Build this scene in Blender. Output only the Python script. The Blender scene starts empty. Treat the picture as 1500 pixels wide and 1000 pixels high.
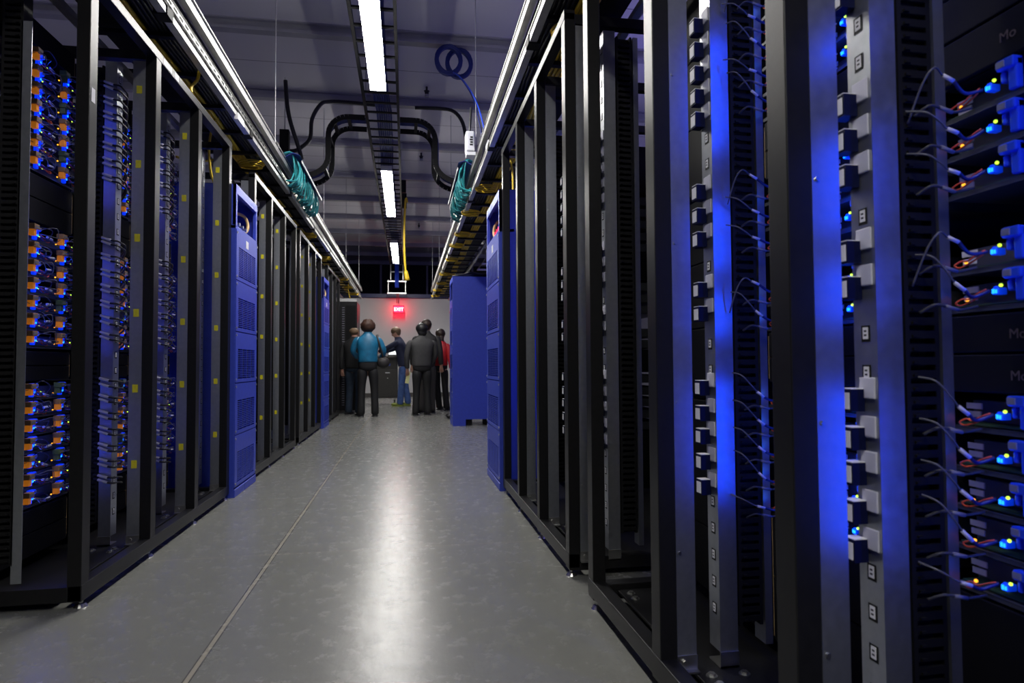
import bpy, bmesh, math, random
from mathutils import Vector, Matrix
random.seed(7)
PI = math.pi
sc = bpy.context.scene
col = sc.collection
H = 0.82

def text_mesh(name, body, size, ext, m, parent, loc, rot, center=False):
    fc = bpy.data.curves.new(name, 'FONT'); fc.body = body; fc.size = size; fc.extrude = ext
    if center: fc.align_x = 'CENTER'
    t = bpy.data.objects.new('tmp', fc); col.objects.link(t)
    bpy.context.view_layer.update()
    me = bpy.data.meshes.new_from_object(t.evaluated_get(bpy.context.evaluated_depsgraph_get())); me.name = name
    bpy.data.objects.remove(t); bpy.data.curves.remove(fc)
    me.materials.clear(); me.materials.append(MATS[m])
    o = bpy.data.objects.new(name, me); col.objects.link(o); o.parent = parent; o.location = loc; o.rotation_euler = rot
    return o
# ------------------------------------------------------------------ camera
F_PX, YAW, PITCH, ROLL = 927.556, math.radians(9.47118), math.radians(1.99629), math.radians(-0.34801)
def cam_axes():
    cy, sy = math.cos(YAW), math.sin(YAW)
    cp, sp = math.cos(PITCH), math.sin(PITCH)
    fwd = Vector((sy*cp, cy*cp, sp)); r = Vector((cy, -sy, 0)); u = r.cross(fwd)
    c, s = math.cos(ROLL), math.sin(ROLL)
    return c*r+s*u, -s*r+c*u, fwd
CR, CU, CF = cam_axes()
cam = bpy.data.cameras.new('camera'); cam.sensor_width = 36; cam.lens = F_PX/1500*36
cam.clip_start = 0.02; cam.clip_end = 100
cam.dof.use_dof = True; cam.dof.focus_distance = 3.2; cam.dof.aperture_fstop = 5.6
co = bpy.data.objects.new('camera', cam); col.objects.link(co)
M = Matrix((CR, CU, -CF)).transposed().to_4x4(); M.translation = (0, 0, H)
co.matrix_world = M; sc.camera = co

# ------------------------------------------------------------------ materials
MATS = {}
def mat(name, rgb, rough=.5, metal=0., spec=.5, emit=None, es=0., noise=0., nscale=8., bump=0., alpha=None, coat=0.):
    m = bpy.data.materials.new(name); m.use_nodes = True
    nt = m.node_tree; b = nt.nodes['Principled BSDF']
    b.inputs['Base Color'].default_value = (*rgb, 1)
    b.inputs['Roughness'].default_value = rough
    b.inputs['Metallic'].default_value = metal
    b.inputs['Specular IOR Level'].default_value = spec
    b.inputs['Coat Weight'].default_value = coat
    if emit:
        b.inputs['Emission Color'].default_value = (*emit, 1)
        b.inputs['Emission Strength'].default_value = es
    if noise or bump:
        tc = nt.nodes.new('ShaderNodeTexCoord'); nz = nt.nodes.new('ShaderNodeTexNoise')
        nz.inputs['Scale'].default_value = nscale; nz.inputs['Detail'].default_value = 6
        nt.links.new(tc.outputs['Object'], nz.inputs['Vector'])
        if noise:
            rp = nt.nodes.new('ShaderNodeValToRGB')
            rp.color_ramp.elements[0].position = .3; rp.color_ramp.elements[1].position = .7
            rp.color_ramp.elements[0].color = (*[c*(1-noise) for c in rgb], 1)
            rp.color_ramp.elements[1].color = (*[min(1, c*(1+noise)) for c in rgb], 1)
            nt.links.new(nz.outputs['Fac'], rp.inputs['Fac']); nt.links.new(rp.outputs['Color'], b.inputs['Base Color'])
        if bump:
            bp = nt.nodes.new('ShaderNodeBump'); bp.inputs['Strength'].default_value = bump; bp.inputs['Distance'].default_value = .002
            nt.links.new(nz.outputs['Fac'], bp.inputs['Height']); nt.links.new(bp.outputs['Normal'], b.inputs['Normal'])
    MATS[name] = m
    return m

def math_node(nt, op, a, b=None, c=None):
    n = nt.nodes.new('ShaderNodeMath'); n.operation = op
    for i, v in enumerate((a, b, c)):
        if v is None: continue
        if isinstance(v, (int, float)): n.inputs[i].default_value = v
        else: nt.links.new(v, n.inputs[i])
    return n.outputs[0]

mat('black_paint', (.010, .010, .0105), rough=.36, spec=.3, noise=.15, nscale=60)
mat('black_plastic', (.006, .006, .006), rough=.6, spec=.25)
mat('dark_panel', (.004, .004, .0045), rough=.6, spec=.2)
mat('blue_metal', (.035, .065, .50), rough=.42, spec=.5, noise=.06, nscale=30)
mat('blue_inside', (.012, .03, .38), rough=.5)
mat('zinc', (.55, .55, .53), rough=.32, metal=1.)
mat('strut_steel', (.62, .62, .60), rough=.42, metal=.75, noise=.1, nscale=20)
mat('beam_steel', (.42, .42, .45), rough=.55, metal=.2, noise=.12, nscale=3)
mat('latch_navy', (.003, .005, .035), rough=.55, spec=.1)
mat('label_white', (.78, .78, .80), rough=.55)
mat('sleeve_white', (.62, .62, .72), rough=.5)
mat('text_grey', (.10, .075, .06), rough=.6)
mat('handle_blue', (.02, .08, .75), rough=.35, spec=.5)
mat('chassis_grey', (.09, .095, .10), rough=.45, metal=.5)
mat('handle_grey', (.22, .22, .26), rough=.45)
mat('handle_glow', (.02, .06, .6), rough=.4, emit=(.0, .035, 1), es=.8)  # emission stands in for LED light caught in the handle plastic
mat('plug_blue', (.02, .12, .8), rough=.3, emit=(.0, .05, 1), es=.35)  # weak emission puts the LED's blue light into the plug body
mat('cable_black', (.012, .012, .016), rough=.45)
mat('cable_dark', (.05, .05, .055), rough=.5)
mat('sleeve_dull', (.20, .20, .23), rough=.5)
mat('cable_grey', (.12, .12, .13), rough=.35)
mat('cable_blue', (.010, .022, .19), rough=.45)
mat('cable_navy', (.01, .014, .09), rough=.4)
mat('cable_orange', (.75, .10, .03), rough=.4)
mat('cable_yellow', (.85, .58, .03), rough=.45)
mat('cable_tan', (.62, .42, .18), rough=.45)
mat('cable_teal', (.03, .30, .33), rough=.4, noise=.3, nscale=40)
mat('tag_tan', (.42, .24, .12), rough=.6)
mat('tag_amber', (.70, .27, .03), rough=.5, emit=(1, .30, .02), es=.20)  # emission paints the amber LED's light onto the tag's lower block
mat('tag_green', (.10, .16, .08), rough=.6)
mat('sticker_yellow', (.62, .56, .01), rough=.6, noise=.1, nscale=90)
mat('pcb', (.02, .06, .03), rough=.5)
mat('rubber', (.015, .015, .015), rough=.7)
mat('led_blue', (.0, .05, .2), emit=(.01, .22, 1), es=3.2)
mat('led_amber', (.2, .1, .0), emit=(1, .38, .02), es=2.2)
mat('led_lime', (.1, .2, .0), emit=(.55, 1, .05), es=2.0)
mat('led_red', (.2, .0, .02), emit=(1, .01, .04), es=3.0)
mat('lamp', (.9, .9, .9), emit=(1, .97, .93), es=76)
mat('lamp_housing', (.55, .55, .55), rough=.5)
mat('ladder_black', (.007, .007, .008), rough=.6, spec=.2)
mat('wall_paint', (.52, .52, .505), rough=.75, noise=.04, nscale=2, spec=.2)
mat('dark_wall', (.035, .036, .04), rough=.85, spec=.1)
mat('base_board', (.07, .065, .06), rough=.7)
mat('sign_red', (.3, .0, .01), emit=(1, .01, .04), es=7.0)
mat('sign_wall_glow', (.3, .0, .01), emit=(1, .01, .04), es=22.0)
mat('sign_letter', (.9, .6, .6), emit=(1, .5, .5), es=6.0)
mat('ap_white', (.75, .76, .82), rough=.4)
mat('cart_grey', (.05, .048, .045), rough=.5, noise=.1, nscale=20)
mat('screen', (.5, .5, .5), emit=(.9, .95, 1), es=.9)
mat('skin', (.55, .30, .21), rough=.5)
mat('eye', (.02, .015, .012), rough=.2)
mat('hair_brown', (.05, .019, .010), rough=.6, noise=.35, nscale=50, bump=.6)
mat('hair_black', (.008, .008, .009), rough=.5, noise=.3, nscale=60, bump=.5)
mat('hair_dark', (.03, .018, .012), rough=.5, noise=.3, nscale=60, bump=.5)
mat('hair_fair', (.16, .10, .055), rough=.6, noise=.25, nscale=60, bump=.4)
mat('jacket_teal', (.015, .16, .30), rough=.38, noise=.25, nscale=14, bump=.5)
mat('jacket_grey', (.045, .045, .046), rough=.7, noise=.15, nscale=25, bump=.4)
mat('jacket_black', (.012, .012, .013), rough=.7, noise=.15, nscale=25, bump=.4)
mat('hoodie_navy', (.012, .017, .05), rough=.8, noise=.15, nscale=25, bump=.4)
mat('vest_red', (.42, .010, .016), rough=.6, noise=.15, nscale=25, bump=.4)
mat('trousers_black', (.008, .008, .009), rough=.75, noise=.2, nscale=20, bump=.4)
mat('denim', (.06, .12, .32), rough=.8, noise=.25, nscale=18, bump=.3)
mat('denim_dark', (.02, .035, .06), rough=.8, noise=.25, nscale=18, bump=.3)
mat('bag_black', (.03, .027, .026), rough=.55, noise=.2, nscale=20)
mat('shoe_lime', (.28, .34, .06), rough=.6, noise=.3, nscale=40)
mat('paper_yellow', (.70, .72, .34), rough=.7)
mat('paper_blue', (.10, .16, .60), rough=.6)
mat('plastic_clear', (.30, .33, .55), rough=.25)

def galv_material():
    """galvanised sheet with spangle and a row of small punched holes"""
    for name, holes in (('galv', False), ('galv_holes', True)):
        m = mat(name, (.50, .53, .56), rough=.32, metal=.9)
        nt = m.node_tree; b = nt.nodes['Principled BSDF']
        tc = nt.nodes.new('ShaderNodeTexCoord')
        nz = nt.nodes.new('ShaderNodeTexNoise'); nz.inputs['Scale'].default_value = 55; nz.inputs['Detail'].default_value = 3
        nt.links.new(tc.outputs['Object'], nz.inputs['Vector'])
        rp = nt.nodes.new('ShaderNodeValToRGB')
        rp.color_ramp.elements[0].color = (.40, .43, .46, 1); rp.color_ramp.elements[1].color = (.56, .58, .61, 1)
        nt.links.new(nz.outputs['Fac'], rp.inputs['Fac'])
        rr = math_node(nt, 'MULTIPLY_ADD', nz.outputs['Fac'], .14, .25)
        nt.links.new(rr, b.inputs['Roughness'])
        cout = rp.outputs['Color']
        if holes:
            sp = nt.nodes.new('ShaderNodeSeparateXYZ'); nt.links.new(tc.outputs['Object'], sp.inputs[0])
            p = .0667
            def row(x0, off):
                dx = math_node(nt, 'SUBTRACT', math_node(nt, 'ABSOLUTE', sp.outputs[0]), x0)
                dz = math_node(nt, 'SUBTRACT', math_node(nt, 'PINGPONG', math_node(nt, 'ADD', sp.outputs[2], off), p/2), p/4)
                d2 = math_node(nt, 'ADD', math_node(nt, 'MULTIPLY', dx, dx), math_node(nt, 'MULTIPLY', dz, dz))
                return math_node(nt, 'LESS_THAN', d2, .0022**2)
            h = row(.036, 0.0)
            mx = nt.nodes.new('ShaderNodeMix'); mx.data_type = 'RGBA'
            nt.links.new(h, mx.inputs[0]); nt.links.new(cout, mx.inputs[6]); mx.inputs[7].default_value = (.01, .01, .012, 1)
            cout = mx.outputs[2]
        nt.links.new(cout, b.inputs['Base Color'])
galv_material()

def mesh_panel_material():
    m = mat('fan_mesh', (.05, .05, .052), rough=.5)
    nt = m.node_tree; b = nt.nodes['Principled BSDF']
    tc = nt.nodes.new('ShaderNodeTexCoord'); sp = nt.nodes.new('ShaderNodeSeparateXYZ')
    nt.links.new(tc.outputs['Object'], sp.inputs[0])
    a = math_node(nt, 'SUBTRACT', math_node(nt, 'PINGPONG', sp.outputs[1], .002), .001)
    c = math_node(nt, 'SUBTRACT', math_node(nt, 'PINGPONG', sp.outputs[2], .002), .001)
    d2 = math_node(nt, 'ADD', math_node(nt, 'MULTIPLY', a, a), math_node(nt, 'MULTIPLY', c, c))
    h = math_node(nt, 'LESS_THAN', d2, .0008**2)
    mx = nt.nodes.new('ShaderNodeMix'); mx.data_type = 'RGBA'
    nt.links.new(h, mx.inputs[0]); mx.inputs[6].default_value = (.11, .11, .115, 1); mx.inputs[7].default_value = (.004, .004, .004, 1)
    nt.links.new(mx.outputs[2], b.inputs['Base Color'])
mesh_panel_material()

def floor_material():
    m = mat('concrete', (.27, .275, .265), rough=.3)
    nt = m.node_tree; b = nt.nodes['Principled BSDF']
    tc = nt.nodes.new('ShaderNodeTexCoord')
    def noise(scale, detail, rough=.6):
        n = nt.nodes.new('ShaderNodeTexNoise'); n.inputs['Scale'].default_value = scale; n.inputs['Detail'].default_value = detail
        n.inputs['Roughness'].default_value = rough
        nt.links.new(tc.outputs['Object'], n.inputs['Vector']); return n.outputs['Fac']
    n1, n2, n3 = noise(1.6, 8, .65), noise(14, 8, .7), noise(90, 4)
    mixv = math_node(nt, 'ADD', math_node(nt, 'MULTIPLY', n1, .5), math_node(nt, 'ADD', math_node(nt, 'MULTIPLY', n2, .35), math_node(nt, 'MULTIPLY', n3, .15)))
    rp = nt.nodes.new('ShaderNodeValToRGB')
    rp.color_ramp.elements[0].position = .3; rp.color_ramp.elements[0].color = (.172, .175, .160, 1)
    rp.color_ramp.elements[1].position = .7; rp.color_ramp.elements[1].color = (.222, .225, .208, 1)
    nt.links.new(mixv, rp.inputs['Fac'])
    sp = nt.nodes.new('ShaderNodeSeparateXYZ'); nt.links.new(tc.outputs['Object'], sp.inputs[0])
    def band(axis, centre, half):
        return math_node(nt, 'LESS_THAN', math_node(nt, 'ABSOLUTE', math_node(nt, 'SUBTRACT', sp.outputs[axis], centre)), half)
    def over(base, fac, rgb):
        mx = nt.nodes.new('ShaderNodeMix'); mx.data_type = 'RGBA'
        nt.links.new(fac, mx.inputs[0]); nt.links.new(base, mx.inputs[6]); mx.inputs[7].default_value = (*rgb, 1)
        return mx.outputs[2]
    c = rp.outputs['Color']
    c = over(c, band(0, -.565, .0105), (.07, .07, .065))
    c = over(c, band(0, -.565, .0065), (.36, .335, .27))
    for y in (2.905, 7.0, 11.1):
        c = over(c, band(1, y, .0028), (.36, .33, .28))
    nt.links.new(c, b.inputs['Base Color'])
    r = math_node(nt, 'MULTIPLY_ADD', n2, .2, .16)
    nt.links.new(r, b.inputs['Roughness'])
    bp = nt.nodes.new('ShaderNodeBump'); bp.inputs['Strength'].default_value = .12; bp.inputs['Distance'].default_value = .01
    nt.links.new(n2, bp.inputs['Height']); nt.links.new(bp.outputs['Normal'], b.inputs['Normal'])
floor_material()

def ceiling_material():
    m = mat('ceiling_deck', (.74, .73, .76), rough=.8, spec=.2)
    nt = m.node_tree; b = nt.nodes['Principled BSDF']
    tc = nt.nodes.new('ShaderNodeTexCoord'); sp = nt.nodes.new('ShaderNodeSeparateXYZ')
    nt.links.new(tc.outputs['Object'], sp.inputs[0])
    pp = math_node(nt, 'PINGPONG', sp.outputs[1], .38)
    line = math_node(nt, 'LESS_THAN', pp, .006)
    mx = nt.nodes.new('ShaderNodeMix'); mx.data_type = 'RGBA'
    nt.links.new(line, mx.inputs[0]); mx.inputs[6].default_value = (.74, .73, .76, 1); mx.inputs[7].default_value = (.28, .27, .30, 1)
    nt.links.new(mx.outputs[2], b.inputs['Base Color'])
ceiling_material()

# ------------------------------------------------------------------ mesh builder
class MB:
    def __init__(self): self.v, self.f, self.mi, self.m = [], [], [], []
    def _mat(self, m):
        m = m or 0
        if isinstance(m, str):
            if m not in self.m: self.m.append(m)
            return self.m.index(m)
        return m
    def box(self, x0, x1, y0, y1, z0, z1, m=None):
        if x0 > x1: x0, x1 = x1, x0
        if y0 > y1: y0, y1 = y1, y0
        if z0 > z1: z0, z1 = z1, z0
        n = len(self.v); mi = self._mat(m)
        self.v += [(x, y, z) for z in (z0, z1) for y in (y0, y1) for x in (x0, x1)]
        for q in ((0, 2, 3, 1), (4, 5, 7, 6), (0, 1, 5, 4), (2, 6, 7, 3), (0, 4, 6, 2), (1, 3, 7, 5)):
            self.f.append(tuple(n+i for i in q)); self.mi.append(mi)
        return self
    def tube(self, pts, r, n=8, closed=False, m=None, r1=None, caps=True):
        pts = [Vector(p) for p in pts]; mi = self._mat(m); base = len(self.v); N = len(pts)
        up = Vector((0, 0, 1))
        for i, p in enumerate(pts):
            a = pts[(i-1) % N] if (closed or i > 0) else p
            b = pts[(i+1) % N] if (closed or i < N-1) else p
            t = (b-a)
            t = t.normalized() if t.length > 1e-9 else Vector((0, 0, 1))
            if i == 0:
                ref = up if abs(t.z) < .9 else Vector((1, 0, 0)); u = t.cross(ref).normalized()
            else:
                u = (u - t*u.dot(t)); u = u.normalized() if u.length > 1e-6 else t.cross(Vector((1, .3, .2))).normalized()
            w = t.cross(u)
            rr = r if r1 is None else r+(r1-r)*i/max(1, N-1)
            for k in range(n):
                a_ = 2*PI*k/n; self.v.append(tuple(p+u*(rr*math.cos(a_))+w*(rr*math.sin(a_))))
        for i in range(N if closed else N-1):
            for k in range(n):
                a, b = base+i*n, base+((i+1) % N)*n
                self.f.append((a+k, a+(k+1) % n, b+(k+1) % n, b+k)); self.mi.append(mi)
        if not closed and caps:
            self.f.append(tuple(base+k for k in range(n))[::-1]); self.mi.append(mi)
            self.f.append(tuple(base+(N-1)*n+k for k in range(n))); self.mi.append(mi)
        return self
    def ball(self, c, r, n=8, m=None, sx=1, sy=1, sz=1):
        base = len(self.v); mi = self._mat(m); rows = max(4, n//2+1)
        for i in range(1, rows):
            th = PI*i/rows
            for k in range(n):
                a = 2*PI*k/n
                self.v.append((c[0]+sx*r*math.sin(th)*math.cos(a), c[1]+sy*r*math.sin(th)*math.sin(a), c[2]+sz*r*math.cos(th)))
        top = len(self.v); self.v.append((c[0], c[1], c[2]+sz*r)); bot = len(self.v); self.v.append((c[0], c[1], c[2]-sz*r))
        for i in range(rows-2):
            for k in range(n):
                self.f.append((base+i*n+k, base+(i+1)*n+k, base+(i+1)*n+(k+1) % n, base+i*n+(k+1) % n)); self.mi.append(mi)
        for k in range(n):
            self.f.append((top, base+k, base+(k+1) % n)); self.mi.append(mi)
            l = base+(rows-2)*n
            self.f.append((bot, l+(k+1) % n, l+k)); self.mi.append(mi)
        return self
    def prism(self, poly, axis, a, b, m=None):
        """closed polygon given in the two other axes, extruded along axis from a to b"""
        base = len(self.v); mi = self._mat(m); n = len(poly)
        for t in (a, b):
            for p, q in poly:
                self.v.append({'x': (t, p, q), 'y': (p, t, q), 'z': (p, q, t)}[axis])
        self.f.append(tuple(range(base, base+n))); self.mi.append(mi)
        self.f.append(tuple(range(base+2*n-1, base+n-1, -1))); self.mi.append(mi)
        for k in range(n):
            self.f.append((base+k, base+(k+1) % n, base+n+(k+1) % n, base+n+k)); self.mi.append(mi)
        return self
    def build(self, name, m=None, parent=None, loc=(0, 0, 0), rot=None, bevel=0., smooth=False):
        me = bpy.data.meshes.new(name)
        me.from_pydata(self.v, [], self.f)
        mats = self.m if self.m else [m]
        for k in mats: me.materials.append(MATS[k] if isinstance(k, str) else k)
        bm = bmesh.new(); bm.from_mesh(me)
        for i, fc in enumerate(bm.faces): fc.material_index = self.mi[i] if self.m else 0
        bmesh.ops.recalc_face_normals(bm, faces=bm.faces)
        bm.to_mesh(me); bm.free()
        if smooth:
            for p in me.polygons: p.use_smooth = True
        o = bpy.data.objects.new(name, me); col.objects.link(o)
        o.location = loc
        if rot: o.rotation_euler = rot
        if parent: o.parent = parent
        if bevel:
            b = o.modifiers.new('edge', 'BEVEL'); b.width = bevel; b.segments = 2; b.limit_method = 'ANGLE'
        return o

def box(name, m, parent, *dims, loc=(0, 0, 0), bevel=0.):
    return MB().box(*dims).build(name, m, parent, loc, bevel=bevel)

SEEN = {}
def tag(o, label, cat, group=None):
    w = len(label.split())
    assert 4 <= w <= 16, (w, label)
    SEEN.setdefault(label, []).append(o.name)
    o['label'] = label; o['category'] = cat
    if group: o['group'] = group
    return o
def empty(name, loc=(0, 0, 0), rz=0.):
    o = bpy.data.objects.new(name, None); col.objects.link(o); o.location = loc; o.rotation_euler.z = rz
    o.empty_display_size = .05
    return o
KIDS = {}
def copy_thing(root, loc):
    r = root.copy(); col.objects.link(r); r.location = loc
    for k in ('label', 'category', 'group'):
        if k in r: del r[k]
    if root not in KIDS: KIDS[root] = [(c, list(c.children)) for c in root.children]
    for c, gs in KIDS[root]:
        d = c.copy(); col.objects.link(d); d.parent = r
        for g in gs:
            e = g.copy(); col.objects.link(e); e.parent = d
    return r
def struct(o): o['kind'] = 'structure'; return o
def smooth_path(pts, n=6):
    """Catmull-Rom through the points"""
    P = [Vector(p) for p in pts]; out = []
    for i in range(len(P)-1):
        p0 = P[max(0, i-1)]; p1 = P[i]; p2 = P[i+1]; p3 = P[min(len(P)-1, i+2)]
        for k in range(n):
            t = k/n
            out.append(.5*((2*p1)+(-p0+p2)*t+(2*p0-5*p1+4*p2-p3)*t*t+(-p0+3*p1-3*p2+p3)*t*t*t))
    out.append(P[-1]); return out
ORD = ['top', 'second', 'third', 'fourth', 'fifth', 'sixth', 'seventh', 'eighth', 'ninth', 'tenth', 'eleventh', 'twelfth',
       'thirteenth', 'fourteenth', 'fifteenth', 'sixteenth', 'seventeenth', 'eighteenth', 'nineteenth', 'twentieth', 'twenty-first']

# ------------------------------------------------------------------ room
XL, XR = -1.08, .613
CEIL = 3.99
struct(box('floor', 'concrete', None, -7, 7, -4, 20.2, -.1, 0))
struct(box('ceiling', 'ceiling_deck', None, -7, 7, -4, 20.2, CEIL, CEIL+.1))
struct(box('wall_back', 'wall_paint', None, -7, 7, 16.3, 16.42, 0, 2.50))
struct(box('wall_far', 'dark_wall', None, -7, 7, 20.0, 20.2, 0, CEIL))
struct(box('wall_left', 'dark_wall', None, -7.2, -7, -4, 20.2, 0, CEIL))
struct(box('wall_right', 'dark_wall', None, 7, 7.2, -4, 20.2, 0, CEIL))
struct(box('wall_rear', 'dark_wall', None, -7, 7, -4.2, -4, 0, CEIL))
struct(box('baseboard_back', 'base_board', None, -7, 7, 16.285, 16.3, 0, .10))
n = 1
struct(box('trim_1', 'cable_navy', None, -7, 7, 16.24, 16.42, 2.50, 2.60, bevel=.004))
for k in range(-2, 10):
    y = 6.03+1.52*k
    if y > 19.8: continue
    n += 1; z = 3.88
    b = MB()
    b.box(-7, 7, y-.045, y+.045, z, z+.012); b.box(-7, 7, y-.004, y+.004, z+.012, z+.098); b.box(-7, 7, y-.045, y+.045, z+.098, CEIL+.002)
    b.box(-7, 7, y-.045, y-.037, z+.012, z+.03); b.box(-7, 7, y+.037, y+.045, z+.012, z+.03)
    struct(b.build('trim_%d' % n, 'beam_steel'))
# mullions of the dark opening above the end partition
for x in (-3.6, -2.2, -.78, .64, 2.06, 3.48):
    n += 1; struct(box('trim_%d' % n, 'beam_steel', None, x-.03, x+.03, 19.9, 20.0, 2.5, CEIL))

# ------------------------------------------------------------------ strip lights above the aisle
AX = -.234
def strip_light(y0, y1, label):
    r = empty('strip_light', (AX, y0, 3.13)); tag(r, label, 'ceiling light', 'strip lights hung in one line above the aisle')
    L = y1-y0
    MB().prism([(-.064, .0), (-.064, .018), (-.035, .055), (.035, .055), (.064, .018), (.064, .0)], 'y', 0, L).build('housing', 'lamp_housing', r)
    MB().prism([(-.062, -.012), (.062, -.012), (.0635, -.0005), (-.0635, -.0005)], 'y', .004, L-.004).build('diffuser', 'lamp', r)
    for y in (.35, L-.3):
        MB().tube([(0, y, .055), (0, y, .138)], .004, 6).build('hanger_rod', 'beam_steel', r)
    for s in (0, L):
        box('end_cap', 'lamp_housing', r, -.066, .066, s-.006, s+.006, -.004, .057)
strip_light(2.98, 5.36, 'long glowing strip light nearest the camera, cut by the top of the picture')
strip_light(7.63, 9.97, 'middle glowing strip light hanging beyond the two curved black cable trays')
strip_light(12.2, 14.6, 'farthest glowing strip light, right above the blue cables of the end ladder')
strip_light(-2.3, .08, 'strip light above and behind the viewer, out of the frame')

# ------------------------------------------------------------------ cable ladder above the lights, with blue cables
r = empty('cable_ladder', (AX, 0, 3.27)); tag(r, 'black overhead cable ladder running above the strip lights along the aisle centre', 'cable ladder')
for s in (-1, 1):
    MB().box(s*.155-.012, s*.155+.012, 2.0, 15.75, 0, .05).build('side_rail', 'ladder_black', r)
for k in range(60):
    y = 2.1+k*.23
    if y > 15.7: break
    MB().box(-.145, .145, y-.012, y+.012, .005, .02).build('rung', 'ladder_black', r)
for y in (3.5, 6.2, 9.2, 12.2, 15.2):
    for s in (-1, 1):
        MB().tube([(s*.155, y, .05), (s*.155, y, CEIL-3.27)], .005, 6).build('hanger_rod', 'beam_steel', r)
rnd = random.Random(3)
for i in range(7):
    x = AX-.06+i*.022
    pts = [(x+.012*math.sin(y*2.1)+.006*math.sin(y*5.3), y, 3.302+.004*math.sin(y*3)+.004) for y in [2.2+j*.45 for j in range(31)]]
    o = MB().tube(pts, .010, 6).build('blue_cable', 'cable_blue', smooth=True)
    tag(o, 'blue data cable lying with its six neighbours on the central overhead ladder', 'cable', 'blue cables on the central overhead ladder')

# drop end of the ladder over the partition
r = empty('ladder_drop', (AX, 15.95, 2.3)); tag(r, 'bright metal ladder end dropping toward the red sign in front of the back wall', 'cable ladder')
for s in (-1, 1):
    MB().box(s*.21-.006, s*.21+.006, -.02, .02, .28, .62).build('upright', 'zinc', r)
    MB().box(s*.15-.01, s*.15+.01, -.02, .02, .62, 1.02).build('upright', 'zinc', r)
for z, w in ((.27, .235), (.565, .235), (.80, .15)):
    MB().box(-w, w, -.03, .03, z, z+.03).build('rung', 'zinc', r)
for i in range(5):
    x = AX-.04+i*.02
    o = MB().tube(smooth_path([(x, 15.74, 3.33), (x, 15.84, 3.2), (x, 15.89, 3.0), (x, 15.90, 2.82), (x+.004, 15.90, 2.72)], 4), .010, 6).build('drop_cable', 'handle_blue', smooth=True)
    tag(o, 'bright blue cable in the bundle hanging down the end ladder above the red sign', 'cable', 'blue cables down the end ladder')
for i, x in enumerate((-.24, -.20)):
    o = MB().tube(smooth_path([(x, 15.9, 2.58), (x+.012, 15.92, 2.5), (x, 15.96, 2.34)], 4), .009, 6).build('red_wire', 'vest_red', smooth=True)
    tag(o, 'red wire running down to the glowing red sign', 'wire', 'red wires above the sign')

# exit sign
r = empty('exit_sign', (-.19, 16.0, 2.11)); tag(r, 'glowing red exit sign in front of the pale back wall', 'sign')
box('housing', 'black_plastic', r, -.135, .135, -.02, .03, -.012, .175, bevel=.005)
box('light_panel', 'sign_red', r, -.122, .122, -.026, -.0205, 0, .163)
box('halo_panel', 'sign_wall_glow', r, -.122, .122, .0305, .034, 0, .163)  # hidden emitter added to throw a red halo on the wall
MB().tube([(0, .005, .176), (0, .005, .36)], .008, 6).build('stem', 'zinc', r)
text_mesh('sign_text', 'EXIT', .115, .002, 'sign_letter', r, (0, -.029, .040), (PI/2, 0, 0), True)

# yellow drop cord on a reel
r = empty('cord_reel', (-.045, 10.62, 3.42)); tag(r, 'cord reel clamped under a ceiling beam beside the middle strip light', 'cord reel')
box('mount', 'black_plastic', r, -.04, .04, -.04, .04, .26, .462)
MB().tube([(-.03, 0, .12), (.05, 0, .12)], .125, 16).build('drum', 'black_plastic', r)
box('shiny_plate', 'zinc', r, -.075, -.035, -.06, .06, -.02, .24)
pts = [(.01, 10.55, 3.5), (.0, 10.5, 3.55), (-.02, 10.5, 3.45), (-.035, 10.5, 3.0), (-.03, 10.5, 2.6), (-.012, 10.5, 2.34)]
r = empty('power_cable', (-.012, 10.5, 2.2)); tag(r, 'thick yellow drop cord hanging straight down from its ceiling reel', 'cord')
MB().tube([Vector(p)-Vector((-.012, 10.5, 2.2)) for p in smooth_path(pts, 5)], .018, 8).build('cord', 'cable_yellow', r, smooth=True)
MB().tube([(0, 0, .15), (.01, 0, .10), (.022, 0, .04), (.026, 0, 0)], .03, 10, r1=.045).build('connector', 'cable_yellow', r, smooth=True)

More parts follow.
